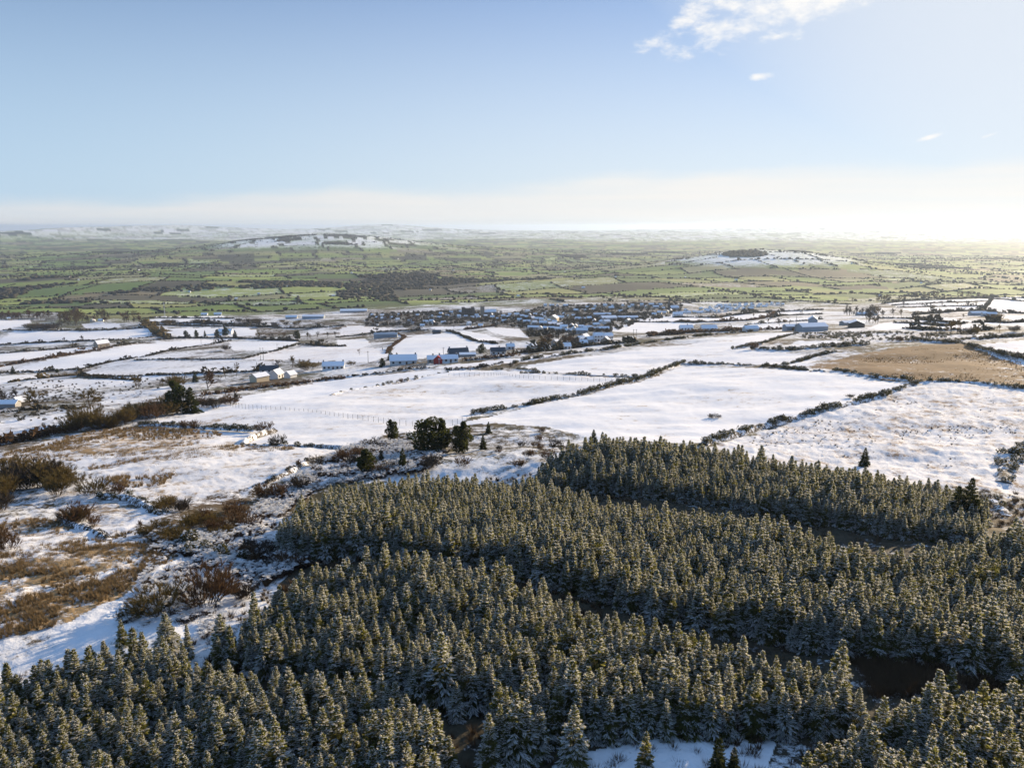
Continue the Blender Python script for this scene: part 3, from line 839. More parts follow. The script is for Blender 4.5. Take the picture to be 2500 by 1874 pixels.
def pine(seed, H=7.0, W=3.2, lobes=9):
    q = random.Random(seed)
    tr, cr, sn = MB(), MB(), MB()
    tr.tube([(0, 0, -0.5), (0.1, 0, H * 0.4), (0, 0.1, H * 0.85)], [0.22, 0.16, 0.05], 6)
    cs = []
    for k in range(lobes):
        t = (k + 0.5) / lobes
        z = H * (0.08 + 0.80 * t)
        rr = W * 0.5 * math.sin(math.pi * (0.12 + 0.70 * (1 - t))) * q.uniform(0.55, 1.1)
        for j in range(3):
            a = q.uniform(0, 6.28)
            c = (math.cos(a) * rr * 0.66, math.sin(a) * rr * 0.66, z + q.uniform(-0.5, 0.5))
            cs.append((c, (rr * 0.46, rr * 0.46, H * 0.085)))
            tr.tube([(0, 0, z - 0.4), c], [0.05, 0.02], 3)
    tuft_cloud(q, cr, cs, 4000, 0.42, 0.34, 0.5)
    for k in range(30):
        c, r = cs[q.randrange(len(cs))]
        a = q.uniform(0, 6.28); p = Vector(c) + Vector((math.cos(a) * r[0] * 0.8, math.sin(a) * r[1] * 0.8, r[2] * 0.8))
        sn.quad(p, p + Vector((0.25, 0.05, -0.03)), p + Vector((0.2, 0.28, -0.04)), p + Vector((-0.05, 0.2, -0.02)))
    return tr, cr, sn
def limb(q, mb, p, d, L, r, depth, tips, spread=0.6, seg=3, k=4):
    pts, rad = [p.copy()], [r]
    for i in range(seg):
        d = (d + Vector((q.uniform(-.22, .22), q.uniform(-.22, .22), q.uniform(-.08, .2)))).normalized()
        p = p + d * L / seg
        pts.append(p.copy()); rad.append(r * (1 - 0.65 * (i + 1) / seg))
    mb.tube(pts, rad, k if r > 0.04 else 3)
    if depth == 0:
        tips.append((pts[-2], p, d)); return
    nb = 3 if depth > 1 else 4
    for b in range(nb):
        j = q.randrange(1, seg + 1)
        ax = Vector((q.gauss(0, 1), q.gauss(0, 1), q.gauss(0, 0.7))); ax = (ax - ax.dot(d) * d)
        if ax.length < 0.01:
            continue
        nd = (d + ax.normalized() * spread * q.uniform(0.7, 1.3) + Vector((0, 0, 0.12))).normalized()
        limb(q, mb, pts[j], nd, L * q.uniform(0.55, 0.8), rad[j] * 0.65, depth - 1, tips, spread, seg, k)
    tips.append((pts[-2], p, d))
def twigs(q, mb, tips, n, L, w, spread=0.8):
    for (a, b, d) in tips:
        for _ in range(n):
            p = a.lerp(b, q.random())
            nd = (d + Vector((q.uniform(-1, 1), q.uniform(-1, 1), q.uniform(-0.7, 1))) * spread).normalized()
            s = nd.orthogonal().normalized(); s = s * math.cos(q.random() * 6.28) + nd.cross(s) * math.sin(q.random() * 6.28)
            l = L * q.uniform(0.5, 1.2)
            mb.tri(p - s * w, p + s * w, p + nd * l)
def bare_tree(seed, H=8.0, spread=0.62, lean=0.0, n=9, tw=0.03):
    q = random.Random(seed)
    tr, cr = MB(), MB()
    tips = []
    limb(q, tr, Vector((0, 0, -0.3)), Vector((lean, 0, 1)).normalized(), H * 0.42, H * 0.022, 3, tips, spread, 3, 5)
    twigs(q, cr, tips, n, H * 0.13, tw)
    return tr, cr
def bare_shrub(seed, H=4.0, W=4.0, stems=16, n=9, tw=0.022):
    """many-stemmed leafless shrub"""
    q = random.Random(seed)
    tr, cr = MB(), MB()
    tips = []
    for k in range(stems):
        a, rr = q.uniform(0, 6.28), math.sqrt(q.random())
        base = Vector((math.cos(a) * rr * W * 0.20, math.sin(a) * rr * W * 0.20, -0.2))
        d = Vector((math.cos(a) * rr * W / H * 0.75, math.sin(a) * rr * W / H * 0.75, 1)).normalized()
        limb(q, tr, base, d, H * q.uniform(0.45, 0.62), 0.03, 1, tips, 0.5, 3, 3)
    twigs(q, cr, tips, n, H * 0.22, tw, 0.6)
    return tr, cr
def gorse(seed, H=2.0, W=2.6, n=330, snow=46, size=0.30):
    q = random.Random(seed)
    tr, cr, sn = MB(), MB(), MB()
    for k in range(5):
        a = q.uniform(0, 6.28)
        tr.tube([(0, 0, -0.3), (math.cos(a) * W * 0.25, math.sin(a) * W * 0.25, H * 0.6)], [0.05, 0.02], 3)
    cs = []
    for k in range(q.randrange(5, 8)):
        a = q.uniform(0, 6.28); rr = q.uniform(0.0, 0.32) * W
        hh = H * q.uniform(0.45, 0.85)
        cs.append(((math.cos(a) * rr, math.sin(a) * rr, hh * 0.6), (W * 0.22, W * 0.22, hh * 0.45)))
    tuft_cloud(q, cr, cs, n, size, 0.42, 0.45)
    for k in range(snow):
        c, r = cs[q.randrange(len(cs))]
        a, rr = q.uniform(0, 6.28), math.sqrt(q.random())
        p = Vector(c) + Vector((math.cos(a) * rr * r[0] * 1.05, math.sin(a) * rr * r[1] * 1.05, r[2] * math.sqrt(max(0, 1 - rr * rr)) + 0.18))
        w = q.uniform(0.10, 0.26)
        b = q.uniform(0, 6.28); u = Vector((math.cos(b), math.sin(b), q.uniform(-.4, .2))) * w; v = Vector((-math.sin(b), math.cos(b), q.uniform(-.4, .2))) * w * 0.7
        sn.quad(p - u, p - v, p + u, p + v)
    return tr, cr, sn
def tussock(seed, n=34, h=0.7, w=0.35, tw=0.035):
    q = random.Random(seed)
    cr = MB()
    for k in range(n):
        a = q.uniform(0, 6.28); r0 = q.uniform(0, w * 0.4); s = q.uniform(0.3, 1.0)
        p = Vector((math.cos(a) * r0, math.sin(a) * r0, -0.05)); t = Vector((math.cos(a) * w * s * 1.6, math.sin(a) * w * s * 1.6, h * q.uniform(0.6, 1.1)))
        e = Vector((-math.sin(a), math.cos(a), 0)) * tw
        cr.tri(p - e, p + e, t)
    return cr
def blob(seed, n=1):
    """low mass of a far tree or bush, about one unit across"""
    q = random.Random(seed)
    bm = bmesh.new()
    bmesh.ops.create_icosphere(bm, subdivisions=1, radius=0.5)
    for v in bm.verts:
        v.co *= q.uniform(0.5, 1.4); v.co.z = max(v.co.z * 1.0 + 0.38, -0.1)
    me = bpy.data.meshes.new('far_tree'); bm.to_mesh(me); bm.free()
    return me

SPRUCE = [spruce(s, 6.2 + 0.25 * (s % 3), sn, fu, rm) for s, sn, fu, rm in ((1, 1.2, 1.15, 1.55), (2, 1.05, 1.15, 1.45), (3, 1.45, 1.15, 1.65), (4, 0.6, 1.15, 1.4), (5, 1.25, 1.15, 1.55), (6, 1.15, 1.15, 1.4), (7, 1.35, 1.15, 1.6), (8, 0.85, 1.15, 1.35))]
SPRUCE_H = 6.45
SPRUCE_ME = [(a.mesh('trunk', M['bark']), b.mesh('crown', M['needle']), c.mesh('snow', M['twig_snow'])) for a, b, c in SPRUCE]
SPRUCE_ALL = [joined('spruce', ((a, M['bark']), (b, M['needle']), (c, M['twig_snow']))) for a, b, c in SPRUCE]
FROSTED = tuple(m.mesh(n, M[k]) for m, n, k in zip(spruce(31, 6.4, 1.6, 1.1, 1.7), ('trunk', 'crown', 'snow'), ('bark', 'needle', 'twig_snow')))
DARKSPR = [tuple(m.mesh(n, M[k]) for m, n, k in zip(spruce(s, 6.4, 0.12, 1.15, 1.9), ('trunk', 'crown', 'snow'), ('bark', 'needle_dark', 'twig_snow'))) for s in (41, 42, 43)]
PINE = [tuple(m.mesh(n, M[k]) for m, n, k in zip(pine(s, 7.0, w), ('trunk', 'crown', 'snow'), ('bark', 'needle_dark', 'twig_snow'))) for s, w in ((51, 7.0), (52, 5.6), (53, 4.6))]
TREE = {}
for kind, mat in (('olive', 'twig_olive'), ('brown', 'twig_brown'), ('grey', 'twig_grey')):
    TREE[kind] = [(a.mesh('trunk', M['pale_bark' if kind == 'grey' else 'bark']), b.mesh('crown', M[mat])) for a, b in (bare_tree(s, 8.0, sp, ln, 22, 0.05) for s, sp, ln in ((61, 0.62, 0.0), (62, 0.7, 0.1), (63, 0.55, -0.1)))]
SHRUB = {}
for kind, mat in (('olive', 'twig_olive'), ('brown', 'twig_brown'), ('grey', 'twig_grey')):
    SHRUB[kind] = [(a.mesh('stem', M['bark']), b.mesh('crown', M[mat])) for a, b in (bare_shrub(s, 4.0, w, 34, 16, 0.032) for s, w in ((71, 4.6), (72, 5.4), (73, 4.0)))]
GORSE = [tuple(m.mesh(n, M[k]) for m, n, k in zip(gorse(s), ('stem', 'leaves', 'snow'), ('bark', 'gorse', 'twig_snow'))) for s in range(81, 86)]
GORSE_BR = [tuple(m.mesh(n, M[k]) for m, n, k in zip(gorse(s, 2.0, 2.6, 330, 20), ('stem', 'leaves', 'snow'), ('bark', 'hedge', 'twig_snow'))) for s in range(86, 89)]
GORSE_ALL = [joined('gorse', tuple((m, M[k]) for m, k in zip(gorse(s, 2.0, 2.6, 200, 36, 0.36), ('bark', 'gorse', 'twig_snow')))) for s in range(91, 96)]
HEDGE_ALL = [joined('hedge_bush', tuple((m, M[k]) for m, k in zip(gorse(s, 2.0, 2.6, 170, 10, 0.40), ('bark', 'hedge', 'twig_snow')))) for s in range(96, 100)]
RUSH_ALL = [tussock(s).mesh('rush', M['rush']) for s in range(3)]

# ------------------------------------------------------------------ the conifer plantation
# canopy outlines in the photograph (overview coordinates), laid on the canopy's own height
BLOCKS = [
 ('front left', [(-80, 1450), (0, 1440), (120, 1415), (260, 1385), (330, 1372), (390, 1395), (450, 1415), (640, 1440), (860, 1478), (930, 1520), (975, 1580), (960, 1640), (880, 1650), (850, 1720), (-120, 1720)]),
 ('middle left', [(462, 1360), (500, 1325), (590, 1275), (670, 1218), (850, 1192), (1000, 1215), (1130, 1240), (1250, 1290), (1375, 1328), (1300, 1340), (1180, 1385), (1050, 1440), (980, 1452), (860, 1410), (640, 1378)]),
 ('big central', [(605, 1130), (640, 1090), (720, 1050), (900, 1028), (1060, 1035), (1160, 1030), (1300, 1070), (1500, 1098), (1700, 1138), (1880, 1190), (1840, 1225), (1700, 1225), (1640, 1290), (1560, 1305), (1390, 1262), (1220, 1205), (1000, 1158), (800, 1140), (680, 1145)]),
 ('upper right', [(1150, 1002), (1230, 965), (1290, 950), (1500, 958), (1620, 975), (1760, 1005), (2000, 1032), (2115, 1062), (2095, 1120), (1900, 1095), (1700, 1068), (1560, 1045), (1420, 1030), (1300, 1012), (1170, 1018)]),
 ('right', [(1600, 1275), (1720, 1265), (1850, 1240), (1900, 1200), (2050, 1170), (2150, 1150), (2300, 1160), (2300, 1400), (2200, 1405), (2050, 1360), (1900, 1345), (1760, 1328), (1640, 1308)]),
 ('front centre', [(1020, 1545), (1110, 1480), (1240, 1395), (1390, 1335), (1550, 1378), (1700, 1408), (1830, 1438), (1848, 1490), (1760, 1495), (1600, 1488), (1400, 1490), (1200, 1508), (1080, 1555)]),
 ('front right', [(1860, 1570), (1930, 1530), (2000, 1495), (2120, 1500), (2300, 1490), (2300, 1720), (1640, 1720), (1720, 1640), (1800, 1600)]),
]
CANOPY = 4.0
spr_pts = []
for bi, (bname, outline) in enumerate(BLOCKS):
    poly = trace(OV, outline, 20.0, True, CANOPY)
    mn, mx = poly.min(0) - 3, poly.max(0) + 3
    a = R(24)
    S0 = 1.14
    span = float(np.hypot(*(mx - mn))) + 10
    k = np.arange(-span, span, S0)
    u, v = np.meshgrid(k, k)
    u = u.ravel() + rng.uniform(-0.35, 0.35, u.size); v = v.ravel() + rng.uniform(-0.35, 0.35, v.size)
    cx, cy = (mn + mx) / 2
    x = cx + u * math.cos(a) - v * math.sin(a); y = cy + u * math.sin(a) + v * math.cos(a)
    ok = (inside(x, y, poly) | inside(x, y + (3.0 if bname == 'upper right' else 0.9), poly)) & (rng.random(x.size) > 0.06)
    x, y = x[ok], y[ok]
    hgt = 0.67 + 0.22 * fbm(x / 18, y / 18, 201, 2) + rng.normal(0, 0.10, x.size)
    big = rng.random(x.size) < 0.04
    hgt = np.where(big, hgt * 1.16, hgt)
    for i in range(x.size):
        spr_pts.append((x[i], y[i], max(0.36, hgt[i]), bi))
spr = np.array(spr_pts)
sx, sy = pix(spr[:, 0], spr[:, 1], ground(spr[:, 0], spr[:, 1]) + 3.0)
dist = np.hypot(spr[:, 0], spr[:, 1])
keep = (sx > -140) & (sx < IW + 140) & (sy < IH + 260) & (spr[:, 1] > 25)
spr, sx, sy, dist = spr[keep], sx[keep], sy[keep], dist[keep]
spr_z = ground(spr[:, 0], spr[:, 1])
inview = (sx > 5) & (sx < IW - 5) & (sy < IH - 25)
order = np.argsort(np.where(inview, dist, 1e9))
# the ones that show largest, spread so that every block in the front half has its own
single = set(order[:292].tolist())

for i in sorted(single):
    x, y, h, bi = spr[i]
    k = random.randrange(len(SPRUCE_ME))
    bn = BLOCKS[int(bi)][0]
    t = thing('spruce_tree', 'young snow-dusted spruce standing in the %s block of the conifer plantation' % bn, 'spruce', (x, y, spr_z[i] - 0.1), random.uniform(0, 6.28), (h * random.uniform(0.92, 1.12), h * random.uniform(0.92, 1.12), h), 'spruces of the %s plantation block' % bn)
    for nm, me in zip(('trunk', 'crown', 'snow_cover'), SPRUCE_ME[k]):
        c_ = link(nm, me, t)
        if nm == 'snow_cover':
            c_['kind'] = 'stuff'
rest = np.array([i for i in range(len(spr)) if i not in single])
scatter('spruce_plantation', 'dense young snow-dusted spruces filling the rest of the plantation', SPRUCE_ALL,
        np.stack([spr[rest, 0], spr[rest, 1], spr_z[rest] - 0.1], 1), rng.uniform(0, 6.28, len(rest)),
        np.stack([spr[rest, 2] * rng.uniform(0.92, 1.12, len(rest)), spr[rest, 2] * rng.uniform(0.92, 1.12, len(rest)), spr[rest, 2]], 1), 5, 0.05)

# ------------------------------------------------------------------ hedges, banks and walls
def resample(p, step):
    d = np.concatenate([[0], np.cumsum(np.hypot(*np.diff(p, axis=0).T))])
    n = max(2, int(d[-1] / step) + 1)
    t = np.linspace(0, d[-1], n)
    return np.stack([np.interp(t, d, p[:, 0]), np.interp(t, d, p[:, 1])], 1), d[-1]
def bank_mesh(p, h, w, name, mat):
    q, L = resample(p, 1.6)
    tan = np.gradient(q, axis=0); tan /= np.maximum(np.hypot(tan[:, 0], tan[:, 1])[:, None], 1e-6)
    nor = np.stack([-tan[:, 1], tan[:, 0]], 1)
    prof = [(-1.0, -0.35), (-0.62, 0.62), (-0.2, 1.0), (0.25, 0.95), (0.65, 0.55), (1.0, -0.35)]
    mb = MB()
    k = len(prof)
    bz = gz(q)
    for i in range(len(q)):
        hh = h * (0.8 + 0.5 * random.random()); base = float(bz[i])
        e = 0.35 if i in (0, len(q) - 1) else 1.0
        for (a, b) in prof:
            mb.v.append((q[i, 0] + nor[i, 0] * a * w * 0.5 + random.uniform(-.08, .08), q[i, 1] + nor[i, 1] * a * w * 0.5 + random.uniform(-.08, .08), base + b * hh * e)); mb.n += 1
    for i in range(len(q) - 1):
        for j in range(k - 1):
            mb.f.append((i * k + j, (i + 1) * k + j, (i + 1) * k + j + 1, i * k + j + 1))
    return mb.mesh(name, mat)
def hedgerow(label, reg, pts, hgt=2.0, kind='gorse', dens=1.0, bank=0.55, width=1.6, name='hedgerow', cat='hedge', jit=0.5):
    """near hedge: an earth bank under snow carrying separate bushes"""
    p = trace(reg, pts, 6.0)
    q, L = resample(p, 1.0)
    t = thing(name, label, cat, (p[0, 0], p[0, 1], G(p[0, 0], p[0, 1])))
    off = Matrix.Translation(-Vector(t.location))
    me = bank_mesh(p, bank, width, 'bank', M['bank'])
    me.transform(off)
    link('bank', me, t)
    pool = GORSE_ALL if kind == 'gorse' else HEDGE_ALL
    s = 0.0
    seed_n = random.uniform(0, 100)
    while s < L:
        i = min(int(s / max(L, 1e-6) * (len(q) - 1)), len(q) - 1)
        clump = float(vnoise(np.array([s / 7.0 + seed_n]), np.array([seed_n]), 3)[0]) + 0.5
        if random.random() < dens * (0.35 + 0.95 * clump):
            sc = 1.05 * hgt / 2.0 * random.uniform(0.5, 1.0) * (0.55 + 0.8 * clump)
            x, y = q[i, 0] + random.uniform(-jit, jit), q[i, 1] + random.uniform(-jit, jit)
            b = link('bush', random.choice(pool), t, (x - t.location.x, y - t.location.y, G(x, y) + bank * 0.5 - t.location.z - 0.15), random.uniform(0, 6.28), (sc * random.uniform(.9, 1.2), sc * random.uniform(.9, 1.2), sc))
        s += random.uniform(0.7, 1.5) * max(1.0, hgt / 2.0)
    return t
def leafy(seed, n=24):
    q = random.Random(seed); V = []
    for _ in range(n):
        a, u = q.uniform(0, 6.28), q.uniform(-1, 1); r = math.sqrt(1 - u * u) * q.uniform(0.6, 1.0)
        p = Vector((math.cos(a) * r * 0.45, math.sin(a) * r * 0.45, 0.42 + 0.42 * u * q.uniform(0.6, 1.0)))
        d = Vector((q.gauss(0, 1), q.gauss(0, 1), q.gauss(0, 1) + 0.5)).normalized(); e = d.orthogonal().normalized()
        e = e * math.cos(a * 3) + d.cross(e) * math.sin(a * 3)
        l, w = q.uniform(0.18, 0.42), q.uniform(0.10, 0.22)
        V += [p - e * w, p + e * w, p + d * l]
    return np.array([v[:] for v in V])
LEAFY = [leafy(s) for s in range(6)]
_lf = np.arange(72).reshape(24, 3)
BLOBS = [np.array([v.co[:] for v in blob(s).vertices]) for s in range(6)]
_bf = np.array([p.vertices[:] for p in blob(0).polygons])
def blob_mass(name, P, size, hgt, mat, shapes=None, faces=None):
    """one mesh of many low bush masses (far hedge, far wood)"""
    n = len(P)
    V, F = [], []
    for k in range(n):
        b = (shapes or BLOBS)[k % 6]
        a = random.uniform(0, 6.28)
        c, s = math.cos(a), math.sin(a)
        V.append(np.stack([P[k][0] + (b[:, 0] * c - b[:, 1] * s) * size[k], P[k][1] + (b[:, 0] * s + b[:, 1] * c) * size[k], P[k][2] + b[:, 2] * hgt[k]], 1))
        F.append((_bf if faces is None else faces) + k * len(b))
    V = np.concatenate(V).astype(np.float32); F = np.concatenate(F).astype(np.int32)
    me = bpy.data.meshes.new(name)
    me.vertices.add(len(V)); me.vertices.foreach_set('co', V.ravel())
    me.loops.add(F.size); me.loops.foreach_set('vertex_index', F.ravel())
    me.polygons.add(len(F)); me.polygons.foreach_set('loop_start', np.arange(0, F.size, 3, dtype=np.int32)); me.polygons.foreach_set('loop_total', np.full(len(F), 3, np.int32))
    me.update(calc_edges=True)
    me.materials.append(mat)
    return me
def far_hedge(label, reg, pts, hgt=1.8, dens=1.0, mat='hedge', step=1.0, trees=0.0, jit=0.8):
    p = trace(reg, pts, 6.0)
    q, L = resample(p, step)
    o = np.array([q[0, 0], q[0, 1], G(q[0, 0], q[0, 1])])
    P, S, Hh = [], [], []
    for i in range(len(q)):
        cl = float(vnoise(np.array([i / 6.0]), np.array([o[0]]), 5)[0]) + 0.5
        if random.random() > dens * (0.5 + 0.9 * cl):
            continue
        x, y = q[i] + np.array([random.uniform(-jit, jit), random.uniform(-jit, jit)])
        s = 1.2 * hgt * random.uniform(0.6, 1.25) * (0.7 + 0.6 * cl)
        if random.random() < trees:
            s *= random.uniform(1.8, 3.0)
        P.append((x - o[0], y - o[1], G(x, y) - o[2] - 0.15 * s)); S.append(s * random.uniform(1.0, 1.7)); Hh.append(s)
    t = thing('hedgerow', label, 'hedge', tuple(o))
    bk = bank_mesh(p, 0.45, 1.6, 'bank', M['bank']); bk.transform(Matrix.Translation(-Vector(o)))
    link('bank', bk, t)
    c_ = link('bushes', blob_mass('bushes', P, S, Hh, M[mat], LEAFY, _lf), t); c_['kind'] = 'stuff'
    return t

hedgerow('dark gorse hedge rising between the two big central snow fields', R5, [(840, 400), (1030, 372), (1220, 350), (1360, 312), (1500, 285), (1640, 245), (1780, 210), (1980, 160), (2100, 108), (2212, 65)], 2.2, 'gorse', 0.95)
hedgerow('gorse hedge behind the wire fence at the top of the central field', R5, [(1130, 112), (1270, 118)], 1.9, 'gorse', 0.9, 0.3)
hedgerow('long gorse hedge with blue shadow above the posts of the wire fence', R5, [(1160, 142), (1300, 140), (1430, 146), (1560, 148), (1700, 152), (1850, 158), (1980, 162)], 2.2, 'gorse', 1.0, 0.35)
hedgerow('gorse hedge along the top edge of the large bright snow field', R6, [(0, 75), (130, 78), (250, 82), (400, 88), (540, 97), (700, 112), (830, 128)], 2.0, 'gorse', 1.0)
hedgerow('short snow-capped bank at the gap beside the brown moor field', R6, [(840, 130), (900, 126), (940, 134)], 0.8, 'gorse', 0.25, 0.9)
hedgerow('gorse hedge along the near edge of the brown moor field', R6, [(980, 122), (1100, 140), (1200, 152), (1320, 166), (1420, 178), (1500, 190)], 2.1, 'gorse', 1.1)
hedgerow('snowy gorse bank running from the plantation up the right side of the bright field', R6, [(1510, 205), (1420, 240), (1330, 272), (1240, 300), (1150, 322), (1010, 358), (880, 392), (780, 418), (680, 442), (500, 485), (370, 525), (250, 560), (150, 592)], 1.7, 'gorse', 1.0, 0.8, 2.4)
hedgerow('gorse hedge between the brown moor and the hummocky snow at right', R6, [(1530, 196), (1650, 192), (1780, 192), (1900, 197), (2050, 215), (2212, 238), (2330, 252)], 1.9, 'gorse', 1.1)
hedgerow('snowy gorse hedge at the left edge of the brown moor field', R3, [(1010, 842), (900, 868), (820, 890), (740, 912), (660, 935)], 2.0, 'gorse', 1.1)
hedgerow('gorse spur reaching into the upper snow field', R3, [(340, 822), (440, 802), (520, 790), (600, 765), (700, 735), (760, 722)], 1.8, 'gorse', 0.9, 0.4)
hedgerow('thick snowy gorse belt above the upper snow field', R3, [(480, 820), (680, 832), (800, 822), (900, 812), (1050, 800), (1210, 792)], 2.2, 'gorse', 1.3, 0.5, 3.0, jit=2.5)
hedgerow('dark gorse hedge sweeping down the far right of the brown moor', R3, [(1500, 762), (1600, 772), (1700, 780), (1800, 792), (1900, 815), (2000, 842), (2110, 868), (2212, 892), (2300, 905)], 2.4, 'gorse', 1.2)
hedgerow('gorse hedge along the far edge of the right corner snow field', R3, [(1840, 752), (1950, 758), (2080, 750), (2212, 738), (2300, 735)], 2.2, 'gorse', 1.0)
hedgerow('low gorse hedge along the top of the upper snow field', R2, [(1120, 915), (1210, 890), (1300, 880), (1400, 866), (1500, 852), (1650, 832), (1800, 812), (2000, 782), (2212, 752), (2330, 738), (2500, 722), (2650, 710)], 2.0, 'gorse', 0.85, 0.4)
hedgerow('dark hedge below the red-ended bungalow', R2, [(-200, 1035), (0, 1005), (180, 990), (300, 975), (400, 960), (500, 950), (580, 946)], 1.9, 'brown', 1.0, 0.4)
hedgerow('sparse snowy bank across the field below the bungalows', R5, [(-60, 275), (0, 260), (200, 228), (390, 190), (520, 165), (650, 136), (710, 128)], 1.6, 'gorse', 0.3, 0.45)
hedgerow('brown hedge with small trees below the lane', R2, [(680, 958), (800, 950), (900, 942), (980, 928), (1040, 914)], 1.8, 'brown', 1.0, 0.3)
hedgerow('gorse clumps under the windswept tree', R2, [(930, 966), (1000, 958), (1060, 962)], 2.2, 'gorse', 1.0, 0.3)
hedgerow('row of rounded gorse along the top of the rushy field', R4, [(900, 468), (1000, 470), (1100, 474), (1250, 484), (1400, 492), (1520, 498), (1640, 504)], 1.5, 'gorse', 1.0)
hedgerow('snowy bank with gorse behind the small conifers', R4, [(1560, 604), (1700, 604), (1900, 608), (2050, 608), (2212, 612)], 1.3, 'gorse', 0.7, 0.6)
hedgerow('snow-capped stone wall beside the rushy field', R4, [(1775, 502), (1700, 520), (1640, 542), (1560, 582)], 0.8, 'gorse', 0.12, 0.9, 1.4, 'field_wall', 'wall')
hedgerow('dark boundary bank running from the rushy field to the mound', R4, [(1980, 700), (1900, 750), (1800, 800), (1700, 845), (1600, 880)], 1.0, 'brown', 0.8, 0.5)
hedgerow('snowy bramble bank in front of the olive thicket', R7, [(640, 285), (740, 300), (840, 300), (900, 330), (980, 380), (1060, 430)], 1.4, 'gorse', 1.2, 0.6, 2.2, jit=1.2)
hedgerow('broken bank curving below the left thickets', R7, [(380, 440), (460, 468), (540, 500), (620, 530), (700, 580)], 1.0, 'brown', 0.9, 0.6)
hedgerow('tangled bank at the foot of the plantation edge', R7, [(1200, 590), (1260, 640), (1330, 660), (1450, 700), (1560, 720)], 1.8, 'gorse', 1.2, 0.6, 2.5, jit=1.8)
hedgerow('frosted gorse bank on the far right of the hummocky field', R9, [(2330, -60), (2180, 0), (2120, 60), (2090, 130), (2080, 200)], 1.8, 'gorse', 1.3, 0.5, 3.0, jit=2.0)
hedgerow('dark gorse at the right end of the plantation', R9, [(1960, 310), (2020, 330), (2060, 370), (2100, 420)], 1.7, 'gorse', 1.3, 0.4, 2.4, jit=1.5)

